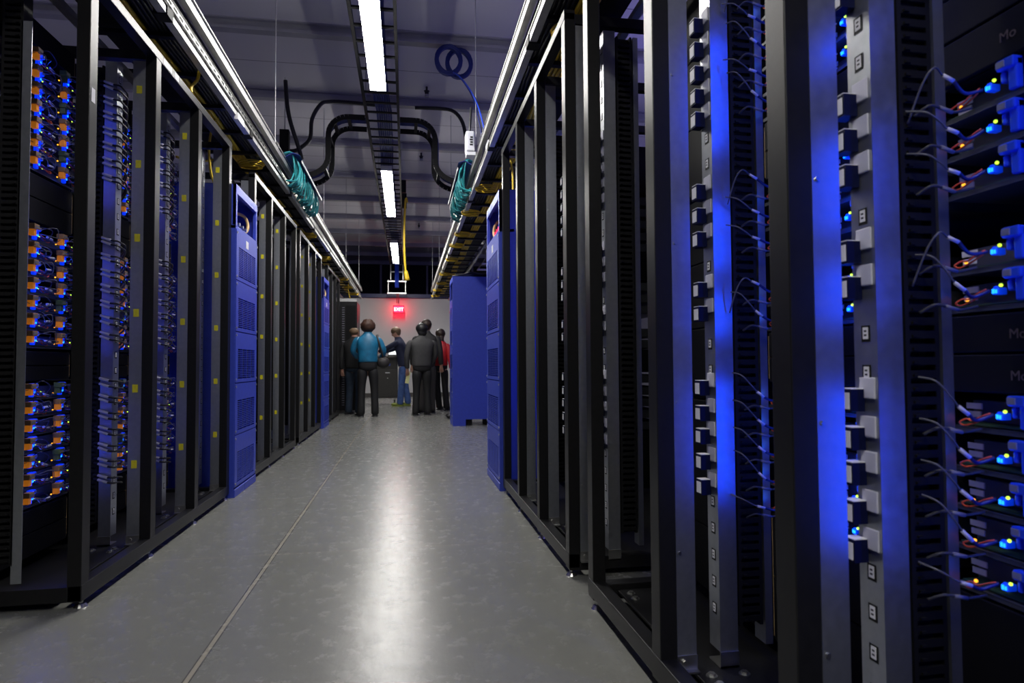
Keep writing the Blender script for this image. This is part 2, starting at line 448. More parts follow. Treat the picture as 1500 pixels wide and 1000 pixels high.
# ------------------------------------------------------------------ server racks
PITCH_U = .0667
def rack(side, X, ys, name, label, rail1, rail2, stickers=False, latch_z=None, pw=.056, depth=1.05, group=None, labels=True, web=(), zb=.028):
    s = side; y0 = ys[0]; y1 = ys[-1]+pw; L = y1-y0
    r = empty(name, (X, y0, 0)); tag(r, label, 'server rack', group)
    def bx(nm, m, d0, d1, a, b, z0, z1, bev=.002, parent=r, loc=(0, 0, 0)):
        return box(nm, m, parent, s*d0, s*d1, a, b, z0, z1, bevel=bev, loc=loc)
    Yl = [y-y0 for y in ys]
    for a in Yl:
        bx('front_post', 'black_paint', 0, .044, a, a+pw, .03, 2.20)
        bx('rear_post', 'black_paint', depth-.05, depth, a, a+pw, .03, 2.20)
        box('cross_beam', 'black_paint', r, s*.044, s*(depth-.05), a+.008, a+pw-.008, 2.162, 2.20)
    bx('top_rail', 'black_paint', -.0015, .042, 0, L, 2.172, 2.212)
    bx('bottom_rail', 'black_paint', -.0015, .042, 0, L, zb, zb+.054)
    bx('top_rail', 'black_paint', depth-.045, depth+.001, 0, L, 2.172, 2.212)
    bx('bottom_rail', 'black_paint', depth-.045, depth+.001, 0, L, .028, .082)
    for a in (0, L-.05):
        bx('side_sill', 'black_paint', .042, depth-.045, a, a+.05, .028, .078)
    pl = bx('base_plate', 'black_paint', .085, depth-.05, .052, L-.052, .052, .060)
    for a in Yl[:-1]:
        for dx, dy in ((.115, .46), (.117, .505), (.20, .50)):
            bo = MB(); bo.tube([(s*dx, a+dy+pw*.4, .060), (s*dx, a+dy+pw*.4, .068)], .009, 6); bo.tube([(s*dx, a+dy+pw*.4, .060), (s*dx, a+dy+pw*.4, .0625)], .014, 10)
            bo.build('bolt', 'zinc', pl)
    rear = bx('rear_panel', 'dark_panel', depth-.02, depth-.012, .05, L-.05, .09, 2.05, bev=0)
    # levelling feet
    for i, a in enumerate([.04]+[q+pw/2 for q in Yl[1:-1]]+[L-.045]):
        ft = MB().tube([(s*.018, a, .012), (s*.018, a, .09)], .0075, 8).build('foot', 'zinc', r)
        MB().tube([(s*.018, a, 0), (s*.018, a, .006), (s*.018, a, .012)], .022, 14, r1=.014).build('foot_pad', 'zinc', ft)
    for i, a in enumerate(Yl):
        if i in rail1:
            c = .069
            b = MB(); b.box(-.025, .025, 0, .0025, .10, 2.15); b.box(-.025, -.0225, .0025, .042, .10, 2.15); b.box(.0225, .025, .0025, .042, .10, 2.15)
            rl = b.build('mounting_rail', 'galv_holes', r, loc=(s*c, a, 0))
            b = MB(); b.box(-.026, .026, -.003, 0, .062, .10); b.box(-.026, .026, -.018, .03, .062, .066); b.tube([(-.008, -.004, .083), (-.008, -.009, .083)], .007, 8)
            b.build('rail_foot', 'zinc', rl)
            if stickers:
                for z in (.40, .723, 1.048, 1.373, 1.695, 2.023):
                    box('yellow_sticker', 'sticker_yellow', rl, -.010+.0*s, .012, -.0012, 0, z-.017, z+.017)
            else:
                for z in (.35, .72, 1.12, 1.55, 1.95):
                    MB().tube([(-.016*s, -.003, z), (-.016*s, 0, z)], .004, 8).build('screw', 'zinc', rl)
        if i in rail2:
            c = .181
            b = MB()
            if i in web: b.box(s*.001, s*.033, 0, .0025, .10, 2.0)
            else: b.box(-.024, .024, 0, .0025, .10, 2.14)
            if i not in web: b.box(-.024*s, -.0215*s, .0025, .055, .10, 2.14); b.box(.0215*s, .024*s, .0025, .055, .10, 2.14)
            rl = b.build('equipment_rail', 'galv_holes', r, loc=(s*c, a, 0))
            if i not in web:
                b = MB(); b.box(-.025, .025, -.003, 0, .062, .10); b.box(-.026, .026, -.003, .055, .062, .066)
                b.build('rail_foot', 'zinc', rl)
            k = 0
            z = .20
            while z < 2.1:
                near = latch_z and min(abs(z-q) for q in latch_z) < .034
                if not near and labels and i not in web:
                    b = MB(); x = -.0242*s
                    b.box(x, x-.0006*s, .016, .036, z-.014, z+.014, 'black_plastic'); b.box(x-.0006*s, x-.0014*s, .020, .032, z-.009, z+.011, 'label_white')
                    b.box(x-.0014*s, x-.0016*s, .023, .029, z-.004, z-.001, 'black_plastic'); b.box(x-.0014*s, x-.0016*s, .023, .029, z+.003, z+.006, 'black_plastic')
                    b.build('slot_label', None, rl)
                z += PITCH_U
            if latch_z:
                for z in latch_z:
                    b = MB(); b.box(-.052*s, -.026*s, .030, .060, z-.022, z+.016, 'latch_navy')
                    b.box(-.0535*s, -.052*s, .034, .056, z-.018, z+.010, 'label_white'); b.box(-.052*s, -.028*s, .031, .058, z+.016, z+.0175, 'label_white')
                    lt = b.build('latch', None, rl)
                    lt.location.z = 0
                    box('latch_clip', 'sleeve_white', lt, -.0275*s, -.0242*s, .006, .042, z+.0, z+.036, bevel=.002)
            # finger duct beside the rail
            b = MB(); x0, x1 = s*.210, s*.274
            b.box(x0, x1, .020, .055, .16, 2.12)
            b.box(x0, s*.218, 0, .022, .16, 2.12); b.box(s*.266, x1, 0, .022, .16, 2.12)
            z = .17
            while z < 2.1:
                b.box(s*.218, s*.266, .0, .006, z, z+.013)
                b.box(s*.222, s*.232, -.004, .0, z+.002, z+.006)
                z += .0222
            b.build('cable_duct', 'black_plastic', r, loc=(0, a, 0))
            if s < 0: continue
            b = MB(); b.box(s*.280, s*.2825, 0, .05, .11, 2.12); b.box(s*.2825, s*.300, .0, .0025, .11, 2.12)
            b.build('side_channel', 'galv', r, loc=(0, a, 0))
    return r

R_BASE = [.452, .519, .586, .652, .721, .922, .986, 1.119, 1.186, 1.253, 1.479, 1.546, 1.616, 1.684, 1.752]
R_LATCH = [z+.0 for z in (.504, .568, .633, .692, .757, .948, 1.010, 1.141, 1.203, 1.265, 1.455, 1.516, 1.577, 1.640, 1.704)]
L_BASE = [.307+.0674*i for i in range(7)]+[.910+.0674*i for i in range(7)]+[1.590+.0667*i for i in range(7)]
RA = [.376, .935, 1.494, 2.063]
RB = [2.375, 2.922, 3.461, 3.989]
LA = [2.367, 2.95, 3.523, 4.111]
LB = [4.772, 5.349, 5.928, 6.492]
LC = [6.742, 7.315, 7.874, 8.385]
LD = [9.084, 9.62, 10.14, 10.66]
rack(1, XR, RA, 'server_rack', 'nearest black server rack on the right, cropped by the right edge of the frame', {0, 1, 2}, {0, 1, 2}, latch_z=R_LATCH, zb=.038)
rack(1, XR, RB, 'server_rack', 'black server rack on the right standing against the louvred blue cabinet', {0, 1, 2}, {0, 1, 2}, latch_z=R_LATCH, zb=.038)
rack(-1, XL, LA, 'server_rack', 'nearest black server rack on the left with glowing servers and yellow stickers', {1, 2, 3}, {0, 1, 2, 3}, stickers=True, web=(0,))
for (y, z, w, hh) in ((.012, 1.765, .026, .05), (.66, 2.192, .10, .028), (.80, 2.192, .05, .030)):
    box('paper_label', 'label_white', bpy.data.objects['server_rack.002'], .0005 if z < 2 else .0017, .0012 if z < 2 else .0023, y, y+w, z-hh/2, z+hh/2)
rack(-1, XL, LB, 'server_rack', 'second black rack on the left, just beyond the nearer blue cabinet', {0, 1, 2}, {0, 1, 2}, stickers=True)
rack(-1, XL, LC, 'server_rack', 'third black rack on the left, in front of the farther blue cabinet', {0, 1, 2}, {0, 1, 2}, stickers=True)
rack(-1, XL, LD, 'server_rack', 'fourth and farthest black open rack on the left, before the people', {0, 1, 2}, {0})

# black network cabinet beyond the left row
r = empty('network_cabinet', (-1.555, 11.25, 0)); tag(r, 'black perforated cabinet at the far end of the left row, behind the people', 'cabinet')
box('body', 'black_paint', r, 0, .71, 0, .7, .03, 1.91, bevel=.004)
b = MB()
for k in range(44):
    b.box(.46, .50, -.006, -.0005, .12+k*.039, .132+k*.039)
b.build('port_strip', 'handle_grey', r)
box('door', 'dark_panel', r, .52, .69, -.012, -.0005, .06, 1.84)
box('red_edge', 'vest_red', r, .712, .716, .05, .10, 1.55, 1.80)
for x in (.05, .66):
    MB().tube([(x, .06, 0), (x, .06, .03)], .02, 10).build('foot', 'zinc', r)
box('top_tray', 'strut_steel', r, .2, .70, -.0, .04, 1.911, 1.96)

# ------------------------------------------------------------------ blue battery cabinets
def blue_cabinet(side, X, y0, y1, label, depth=.72, group=None, Ht=1.96, red=False, full=True, ztop=None):
    s = side; W = y1-y0
    r = empty('battery_cabinet', (X, y0, 0)); tag(r, label, 'cabinet', group)
    fr = .035
    b = MB()
    b.box(0, s*depth, 0, .003, .0, Ht); b.box(0, s*depth, W-.003, W, .0, Ht); b.box(0, s*depth, 0, W, Ht-.003, Ht); b.box(s*(depth-.003), s*depth, 0, W, 0, Ht)
    b.box(s*.3, s*.303, 0, W, 1.62, Ht)
    b.build('body', 'blue_metal', r)
    b = MB(); b.box(0, s*.02, 0, fr, 1.70, Ht); b.box(0, s*.02, W-fr, W, 1.70, Ht); b.box(-.001*s, s*.02, 0, W, 1.905, Ht); b.box(0, s*.10, 0, W, 1.68, 1.70)
    b.build('window_frame', 'blue_metal', r, bevel=.001)
    b = MB(); b.box(s*.2, s*.29, .08, W-.1, 1.70, 1.75); b.box(s*.08, s*.14, .1, .2, 1.70, 1.76)
    b.build('terminal_block', 'black_plastic', r)
    for k in range(3):
        y = .16+.09*k
        MB().tube([(s*.06, y, 1.72), (s*.03, y, 1.735), (s*.015, y, 1.735)], .012, 10).build('terminal', 'led_red' if red else 'zinc', r)
    MB().tube(smooth_path([(s*.16, W-.20, 1.86), (s*.07, W-.13, 1.86), (s*.04, W-.10, 1.80), (s*.05, W-.14, 1.735), (s*.12, W-.22, 1.72)], 6), .011, 8).build('battery_lead', 'cable_tan', r, smooth=True)
    # five louvred panels
    for k in range(5):
        zt = 1.678-.3245*k; zb = zt-.318
        p = MB(); x0, x1 = -.004*s, s*.012
        gz1 = zt-.105; gz0 = gz1-.190; a0, a1 = .062, W-.062
        p.box(x0, x1, .006, a0, zb, zt); p.box(x0, x1, a1, W-.006, zb, zt); p.box(x0, x1, a0, a1, gz1, zt); p.box(x0, x1, a0, a1, zb, gz0)
        for q in range(1, 4):
            yy = a0+(a1-a0)*q/4
            p.box(x0, x1, yy-.004, yy+.004, gz0, gz1)
        NS = 16
        for q in range(1, NS):
            zz = gz0+(gz1-gz0)*q/NS
            p.box(x0, s*.006, a0, a1, zz-.0022, zz+.0022)
        pn = p.build('louvre_panel', 'blue_metal', r)
        box('louvre_backing', 'dark_panel', pn, s*.013, s*.016, a0-.01, a1+.01, gz0-.01, gz1+.01)
        for yy in (.018, W-.018):
            for zz in (zb+.02, zt-.02):
                MB().tube([(-.009*s, yy, zz), (-.004*s, yy, zz)], .007, 8).build('screw', 'zinc', pn)
    box('name_plate', 'label_white', r, -.0055*s, -.004*s, W*.42, W*.42+.065, 1.595, 1.645)
    k1 = box('kick_panel', 'blue_metal', r, -.006*s, s*.012, .004, W*.45-.002, .0, .05, bevel=.003)
    k2 = box('kick_panel', 'blue_metal', r, -.006*s, s*.012, W*.45+.002, W-.004, .0, .05, bevel=.003)
    return r
blue_cabinet(-1, -1.055, 4.175, 4.742, 'nearer blue louvred cabinet on the left, with a pale cable loop in its top window')
blue_cabinet(-1, -1.055, 8.455, 9.03, 'farther small-looking blue cabinet on the left, between the far black racks')
blue_cabinet(1, .597, 4.058, 4.70, 'blue louvred cabinet on the right with three red lights in its top window', red=True)

# far blue cabinet with a notched foot, standing past the gap on the right
r = empty('battery_cabinet', (.605, 8.40, 0)); tag(r, 'large flat-sided blue cabinet standing alone past the gap on the right', 'cabinet')
b = MB(); D = .95
b.prism([(0, 0), (.17, 0), (.17, .085), (.78, .085), (.78, 0), (D, 0), (D, 1.985), (.0, 1.985)], 'y', 0, .003)
b.box(D-.003, D, .003, .55, 0, 1.985); b.box(0, D, .003, .55, 1.982, 1.985); b.box(0, D, .547, .55, .085, 1.985)
b.build('body', 'blue_metal', r)
b = MB()
b.box(0, .012, .003, .035, 0, 1.985); b.box(0, .012, .515, .547, 0, 1.985); b.box(0, .012, .035, .515, 1.92, 1.985); b.box(0, .012, .035, .515, .0, .09)
b.build('front_frame', 'blue_metal', r)
for k in range(5):
    zt = 1.685-.3185*k; zb = zt-.312
    pn = MB()
    pn.box(-.003, .01, .036, .09, zb, zt); pn.box(-.003, .01, .46, .514, zb, zt); pn.box(-.003, .01, .09, .46, zt-.1, zt); pn.box(-.003, .01, .09, .46, zb, zb+.02)
    for q in range(16): pn.box(-.003, .006, .09, .46, zb+.026+q*.0118, zb+.030+q*.0118)
    pn = pn.build('louvre_panel', 'blue_metal', r)
    for zz in (zb+.03, zt-.03): MB().tube([(-.008, .05, zz), (-.003, .05, zz)], .008, 8).build('screw', 'zinc', pn)
for x in (.2, .45, .7):
    box('skid', 'black_plastic', r, x, x+.06, .06, .5, 0, .083)
box('inner_panel', 'blue_inside', r, .3, .303, .01, .54, .1, 1.97)
rr = empty('cable_pile', (.78, 8.62, 1.986)); tag(rr, 'black cables heaped on top of the large far blue cabinet', 'cables')
rnd = random.Random(5)
for i in range(7):
    pts = [(-.14+.12*j+rnd.uniform(-.03, .03), -.12+.03*i+rnd.uniform(-.02, .02), .015+.05*math.sin(PI*j/6)*rnd.uniform(.6, 1.3)) for j in range(7)]
    MB().tube(smooth_path(pts, 4), .016, 7).build('black_cable', 'cable_black', rr, smooth=True)
rr = empty('bracket_ladder', (1.0, 8.62, 2.08)); tag(rr, 'bright metal ladder bracket above the cables on the far blue cabinet', 'bracket')
for k in range(3):
    o = MB(); z = .02+.08*k; x = -.04+.06*k
    o.box(x, x+.30, -.02, .02, z, z+.022); o.build('rung', 'zinc', rr)
    o = MB(); o.tube([(x, 0, z), (x+.07, 0, z+.11)], .012, 6); o.build('stay', 'zinc', rr)

# ------------------------------------------------------------------ server trays
def make_tray(side, style, lit=True, seed=1):
    """one 1.5U sled; local origin at the LED line: x depth, y back from the far end (negative y toward the camera)"""
    s = side; tr = random.Random(seed)
    r = empty('server_tray')
    Z0 = -.016
    def bx(nm, m, x0, x1, y0, y1, z0, z1, par=r, bev=0.):
        return box(nm, m, par, s*x0, s*x1, y0, y1, z0, z1, bevel=bev)
    b = MB()
    b.box(s*0, s*.55, -.50, 0, Z0, Z0+.003); b.box(s*0, s*.004, -.50, 0, Z0-.004, Z0+.004); b.box(s*.05, s*.55, -.003, 0, Z0, Z0+.045); b.box(s*.05, s*.55, -.5, -.497, Z0, Z0+.045)
    b.build('chassis', 'chassis_grey', r)
    bx('circuit_board', 'pcb', .008, .3, -.49, -.01, Z0+.006, Z0+.009)
    bx('fan_panel', 'fan_mesh', .045, .05, -.495, -.005, Z0+.010, Z0+.046)
    bx('drive_bay', 'dark_panel', .06, .5, -.495, -.005, Z0+.009, Z0+.047)
    nodes = (0, -.22) if style == 'R' else (-.07, -.27)
    for i, q in enumerate(nodes):
        if style == 'R':
            lb = bx('asset_label', 'label_white', .030, .032, q-.036, q-.006, .016, .026); bx('asset_label', 'label_white', .030, .032, q-.034, q-.008, .002, .012)
        # blue latch handle
        y = q-.126 if style == 'R' else q+.013
        b = MB()
        b.box(s*-.004, s*.010, y-.022, y-.007, -.008, .042)
        b.box(s*-.010, s*.010, y-.022, y+.008, .027, .044)
        b.box(s*-.004, s*.010, y-.002, y+.006, .008, .026)
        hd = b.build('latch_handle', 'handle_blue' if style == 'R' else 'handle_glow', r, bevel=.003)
        box('latch_grip', 'handle_grey', hd, s*-.0125, s*-.0095, y-.008, y+.006, .030, .041, bevel=.001)
        # plug with LED
        y = q-.10 if style == 'R' else q+.002
        b = MB(); b.box(s*-.007, s*.010, y-.008, y+.003, .004, .015); b.box(s*-.007, s*-.002, y-.006, y+.001, .015, .0175)
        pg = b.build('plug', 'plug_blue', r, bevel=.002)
        b = MB(); b.box(s*-.0085, s*-.0070, y-.006, y-.0035, .006, .012); b.box(s*-.0085, s*-.0070, y-.0015, y+.002, .006, .013); b.build('blue_light', 'led_blue', pg)
        MB().ball((s*-.006, y-.012, .018), .0028, 8).build('lime_light', 'led_lime', r)
        MB().ball((s*-.002, q-.046 if style == 'R' else q-.06, .001), .0030, 8).build('amber_light', 'led_amber', r)
        # orange pull loop
        lo = []
        y1 = y+.010
        pts = [(-.010, y1, .014), (-.014, y1+.012, .008), (-.016, y1+.028, .000), (-.014, y1+.040, .002), (-.018, y1+.050, -.004), (-.016, y1+.044, -.009), (-.013, y1+.030, -.005), (-.012, y1+.014, .002), (-.010, y1+.004, .008)]
        MB().tube(smooth_path([(s*a, c, d) for a, c, d in pts], 4), .0016, 6).build('pull_loop', 'cable_orange', r, smooth=True)
        if style == 'L':
            y = q-.045
            b = MB(); b.box(s*-.030, s*-.004, y-.017, y+.017, .024, .044); tg = b.build('tag', 'tag_tan' if (lit or i) else 'tag_green', r, bevel=.002)
            box('tag_text', 'handle_grey', tg, s*-.0308, s*-.030, y-.012, y+.012, .030, .038)
            b = MB(); b.box(s*-.024, s*-.004, y-.011, y+.008, .0, .024); b.build('tag_block', 'tag_amber' if (lit or i) else 'tag_green', tg, bevel=.002)
            u = lambda a_, b_: tr.uniform(a_, b_)
            MB().tube(smooth_path([(s*-.01, y+.02, u(.02, .04)), (s*-u(.02, .05), y+u(.035, .06), u(.03, .055)), (s*-.04, y+u(.08, .1), u(.01, .03)), (s*-.02, y+.08, u(-.012, .0)), (s*-.006, y+.06, .004)], 4), .0018, 6).build('jumper', 'cable_black' if tr.random() < .5 else 'cable_navy', r, smooth=True)
            MB().tube(smooth_path([(s*-.01, y+.05, .01), (s*-.03, y+u(.09, .12), u(-.014, .0)), (s*-.02, y+.15, u(-.004, .012))], 4), .0020, 6).build('jumper', 'cable_navy', r, smooth=True)
            y2 = y+u(.07, .10); z2 = u(-.004, .02)
            MB().tube([(s*-.022, y2, z2), (s*-.026, y2+.030, z2-u(-.004, .012))], .0045, 8).build('jumper_sleeve', 'sleeve_white', r)
            for _ in range(2):
                a0 = u(-.02, .05); a1 = a0+u(.06, .12)
                MB().tube(smooth_path([(s*-.006, y+a0, u(.0, .03)), (s*-u(.03, .06), y+a0*.6+a1*.4, u(.0, .045)), (s*-u(.02, .05), y+a0*.3+a1*.7, u(-.012, .02)), (s*-.006, y+a1, u(-.004, .012))], 4), .0014, 6).build('thin_lead', 'cable_grey', r, smooth=True)
            MB().ball((s*-.004, y+u(.06, .12), u(.002, .01)), .0028, 8).build('lime_light', 'led_lime', r)
            if tr.random() < .6:
                MB().tube(smooth_path([(s*-.008, y+.03, .002), (s*-.016, y+.06, u(-.008, .008)), (s*-.012, y+.10, u(-.006, .006)), (s*-.004, y+.14, .004)], 4), .0013, 6).build('orange_lead', 'cable_orange', r, smooth=True)
    return r
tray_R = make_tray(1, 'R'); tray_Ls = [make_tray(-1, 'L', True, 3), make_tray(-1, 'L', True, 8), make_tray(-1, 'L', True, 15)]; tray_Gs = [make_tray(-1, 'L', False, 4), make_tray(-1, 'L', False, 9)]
used = set()
def put_tray(proto, loc, label, group):
    if proto not in used:
        KIDS[proto] = [(c, list(c.children)) for c in proto.children]
        used.add(proto); o = proto; o.location = loc
    else:
        o = copy_thing(proto, loc)
    tag(o, label, 'server', group)
    return o
BLUE = []
def led(loc, e):
    l = bpy.data.lights.new('server_led', 'POINT'); l.energy = e; l.color = (.0, .05, 1.0); l.shadow_soft_size = .006
    o = bpy.data.objects.new('server_led', l); col.objects.link(o); o.location = loc
XFR, XFL = .94, -1.407
R_BLOCK = [('lowest', 5, 0), ('paired', 2, 5), ('three-tray', 3, 7), ('uppermost', 5, 10)]
def rname(i):
    for nm, cnt, st in R_BLOCK:
        if st <= i < st+cnt: return nm, cnt-1-(i-st)
LEDW = .21
def right_column(ye, which, where, e, lit=True):
    for i in which:
        nm, k = rname(i)
        z = R_BASE[i]
        put_tray(tray_R, (XFR, ye, z), '%s server tray in the %s block, %s' % (ORD[k], nm, where), 'server trays in the right-hand racks')
        if lit: led((XFR-.026, ye-.10, z+.012), e*.07); led((XFR-.026, ye-.32, z+.012), e)
right_column(.975, range(0, 11), 'column nearest the camera on the right', LEDW)
right_column(1.536, range(15), 'second right-hand column', LEDW*1.2)
right_column(4.0-.02, range(15), 'column beside the louvred blue cabinet on the right', LEDW, True)
L_BLOCK = ['lower', 'middle', 'upper']
def left_column(ye, where, e):
    for i in range(21):
        k = 6-i % 7
        z = L_BASE[i]
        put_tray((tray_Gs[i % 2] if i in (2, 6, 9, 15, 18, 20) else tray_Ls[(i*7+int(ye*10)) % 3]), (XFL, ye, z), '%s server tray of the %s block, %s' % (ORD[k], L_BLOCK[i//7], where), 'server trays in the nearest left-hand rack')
        led((XFL+.024, ye-.27, z+.008), e)
        led((XFL+.024, ye-.07, z+.008), e*.4)
left_column(2.957, 'first column of the nearest left-hand rack', LEDW*.20)
left_column(3.530, 'second column of the nearest left-hand rack', LEDW*.20)
left_column(4.105, 'third column of the nearest left-hand rack', LEDW*.12)

# power shelves and blank panels between the server blocks
def shelf(side, X, y0, y1, z0, z1, label, text=None, lines=1):
    s = side
    r = empty('power_shelf', (X, y0, z0)); tag(r, label, 'power shelf', 'black power shelves between the server blocks')
    h = z1-z0; W = y1-y0
    box('shelf_body', 'dark_panel', r, s*.012, s*.55, 0, W, 0, h)
    for k in range(lines):
        box('front_panel', 'dark_panel', r, 0, s*.0115, .004, W-.004, h*k/lines+.002, h*(k+1)/lines-.002, bevel=.002)
    box('bus_strip', 'cable_tan', r, s*.002, s*.011, W-.0025, W+.001, .01, h-.01)
    if text:
        for k in range(lines):
            text_mesh('panel_text', text, .022, .0003, 'text_grey', r, (-.0012, W-.118, h*k/lines+h/lines*.5-.010), (PI/2, 0, -PI/2))
    return r
for ye, wh, tx in ((.975, 'column nearest the camera on the right', 'Mo'), (1.536, 'second right-hand column', None), (3.98, 'column beside the louvred blue cabinet', None)):
    for z0, z1, nm, ln in ((.10, .428, 'black panels below all the servers, ', 2), (.766, .898, 'black power shelf above the lowest server block, ', 2), (1.300, 1.455, 'black power shelf above the three-tray server block, ', 2), (1.812, 2.08, 'black panels above the uppermost server block, ', 2)):
        shelf(1, XFR, ye-.50, ye, z0, z1, nm+wh, tx if z0 < 1.5 and z0 > .5 else None, ln)
for z0, z1, nm in ((.10, .7, 'lower'), (.72, 1.35, 'middle'), (1.37, 2.05, 'upper')):
    shelf(1, XFR, 1.56, 2.055, z0, z1, '%s blank black panel in the dark third column on the right' % nm, None, 3)
for ye, wh in ((2.957, 'first column of the left-hand rack'), (3.530, 'second column of the left-hand rack'), (4.105, 'third column of the left-hand rack')):
    for z0, z1, nm, ln in ((.10, .278, 'black panels below all the servers, ', 2), (.765, .880, 'black power shelf above the lower server block, ', 2), (1.375, 1.560, 'black power shelf above the middle server block, ', 2), (2.055, 2.155, 'black panel above the upper server block, ', 1)):
        shelf(-1, XFL, ye-.50, ye, z0, z1, nm+wh, None, ln)

# ------------------------------------------------------------------ network cables on the right
def cable_right(ye, z, k, label, wide=0.):
    rnd = random.Random(k*13+5)
    yd = ye-.054
    shape = k % 3
    if shape == 0:      # arc up then down to the plug
        pts = [(.835, yd+.01, z-.035), (.842, yd-.018, z+.02), (.858, yd-.03, z+.045), (.885, yd-.022, z+.038), (.905, yd-.026, z+.028)]
    elif shape == 1:    # from the duct edge, gently down
        pts = [(.826, yd+.004, z+.045), (.845, yd-.022, z+.036), (.87, yd-.026, z+.022), (.888, yd-.024, z+.014), (.908, yd-.028, z+.008)]
    else:               # long diagonal
        pts = [(.836, yd+.004, z+.075), (.85, yd-.020, z+.068), (.875, yd-.026, z+.042), (.893, yd-.024, z+.026), (.910, yd-.030, z+.012)]
    j = rnd.uniform(-.008, .008)
    pts = [(a-.014*t/4-wide*(1-.08*t), b-wide*.3*(1-t/4), c+j*(1-t/4)) for t, (a, b, c) in enumerate(pts)]
    end = (XFR-.004, ye-.090, z+.012)
    o = Vector(pts[-2])
    r = empty('network_cable', o); tag(r, label, 'cable', 'sleeved network cables on the right')
    L = lambda q: [Vector(p)-o for p in q]
    MB().tube(L(smooth_path(pts, 6)), .0017, 7).build('grey_lead', 'cable_grey', r, smooth=True)
    MB().tube(L(smooth_path([pts[-1], ((pts[-1][0]+end[0])/2, ye-.078, (pts[-1][2]+end[2])/2-.010), end], 6)), .0030, 7).build('blue_lead', 'cable_navy', r, smooth=True)
    MB().tube(L([pts[-2], pts[-1]]), .0033, 8).build('cable_sleeve', 'sleeve_white', r, smooth=True)
    # short second sleeve against the duct
def cable_short(ye, z, label):
    yd = ye-.054; o = Vector((.87, yd-.012, z-.012))
    r = empty('network_cable', o); tag(r, label, 'cable', 'sleeved network cables on the right')
    P = [(.842, yd+.004, z-.022), (.855, yd-.012, z-.010), (.874, yd-.014, z-.012), (.900, yd-.012, z-.018), (.93, yd-.02, z-.012)]
    L = lambda q: [Vector(p)-o for p in q]
    MB().tube(L(smooth_path(P, 5)), .0024, 7).build('dark_lead', 'cable_dark', r, smooth=True)
    MB().tube(L([P[2], P[3]]), .0034, 8).build('cable_sleeve', 'sleeve_dull', r, smooth=True)
kinds = {0: 1, 1: 2, 2: 2, 3: 2, 4: 2, 5: 2, 6: 0, 7: 1, 8: 1, 9: 0, 10: 2, 11: 1, 12: 2, 13: 1, 14: 0}
for ye, rng, wh in ((.975, range(0, 11), 'column nearest the camera'), (1.536, range(15), 'second right-hand column')):
    for i in rng:
        nm, k = rname(i)
        cable_right(ye, R_BASE[i], kinds[i]+3*i, 'sleeved cable curving to the %s tray of the %s block, %s' % (ORD[k], nm, wh), 0. if ye < 1 else .030)
        cable_short(ye, R_BASE[i], 'short cable lying below the %s tray of the %s block, %s' % (ORD[k], nm, wh))

# ------------------------------------------------------------------ sleeved black cables on the left
def cable_left(y, z, up, label):
    rnd = random.Random(int(z*1000)+int(y*100)+up)
    z1 = z+.032+(.014 if up else -.010)+rnd.uniform(-.003, .003)
    P = [(-1.300, y-.010, z1+.012*(1 if up else 1.5)), (-1.283, y-.014, z1+.010*(1 if up else 1.4)), (-1.247, y-.012, z1+(-.002 if up else .0)), (-1.224, y-.008, z1-.004), (-1.222, y+.02, z1-.006), (-1.225, y+.075, z1-.016), (-1.30, y+.20, z-.006+(.008 if up else -.006)), (-1.385, y+(.32 if up else .29), z+(.012 if up else -.004))]
    o = Vector(P[2]); L = lambda q: [Vector(p)-o for p in q]
    r = empty('patch_cable', o); tag(r, label, 'cable', 'white-sleeved black cables on the left')
    MB().tube(L(smooth_path(P, 5)), .0040, 7).build('black_lead', 'cable_black', r, smooth=True)
    MB().tube(L([P[1], P[2]]), .0058, 8).build('cable_sleeve', 'sleeve_white', r, smooth=True)
for y, wh in ((2.95, 'second'), (3.523, 'third')):
    for i in range(21):
        for up in (0, 1):
            cable_left(y, L_BASE[i], up, '%s black cable with white sleeve, %s tray of the %s block, %s left column' % ('upper' if up else 'lower', ORD[6-i % 7], L_BLOCK[i//7], wh))

# ------------------------------------------------------------------ overhead trays above the two rows
def row_tray(side, X, ya, yb, label):
    s = side
    r = empty('overhead_tray', (X, ya, 2.3)); tag(r, label, 'cable tray')
    L = yb-ya
    def seg(nm, m, d0, d1, z0, z1, a=0, b=None):
        return box(nm, m, r, s*d0, s*d1, a, L if b is None else b, z0-2.3, z1-2.3)
    # lower channel in lengths
    seg('lower_channel', 'strut_steel', -.003, .032, 2.325, 2.352)
    seg('lower_channel', 'strut_steel', .40, .435, 2.325, 2.352)
    seg('upper_channel', 'strut_steel', -.003, .03, 2.515, 2.555)
    seg('trim_wire', 'strut_steel', .0, .006, 2.585, 2.592)
    seg('middle_rail', 'strut_steel', .004, .010, 2.394, 2.399)
    sl = MB()
    sl.box(s*.024, s*.028, 0, L, 2.422-2.3, 2.428-2.3); sl.box(s*.024, s*.028, 0, L, 2.446-2.3, 2.452-2.3)
    k = 0
    while k*.075 < L-.05:
        sl.box(s*.024, s*.028, k*.075, k*.075+.022, 2.428-2.3, 2.446-2.3); k += 1
    sl.build('slotted_channel', 'zinc', r)
    seg('side_liner', 'black_plastic', .034, .038, 2.36, 2.51)
    y = .12
    while y < L:
        MB().box(s*.03, s*.42, y, y+.035, 2.352-2.3, 2.372-2.3).build('cross_bar', 'black_paint', r); y += .42
    y = .5
    while y < L:
        box('splice_bracket', 'black_plastic', r, s*-.008, s*.05, y, y+.07, .02, .06); y += 1.46
        if int(y/1.46) % 2: MB().tube([(s*-.012, y-.7, .24), (s*-.012, y-.7, CEIL-2.3)], .004, 6).build('hanger_rod', 'beam_steel', r)
    fl = MB(); fl.box(s*.06, s*.40, 0, L, 2.402-2.3, 2.406-2.3); fl.build('tray_liner', 'black_plastic', r)
    return r
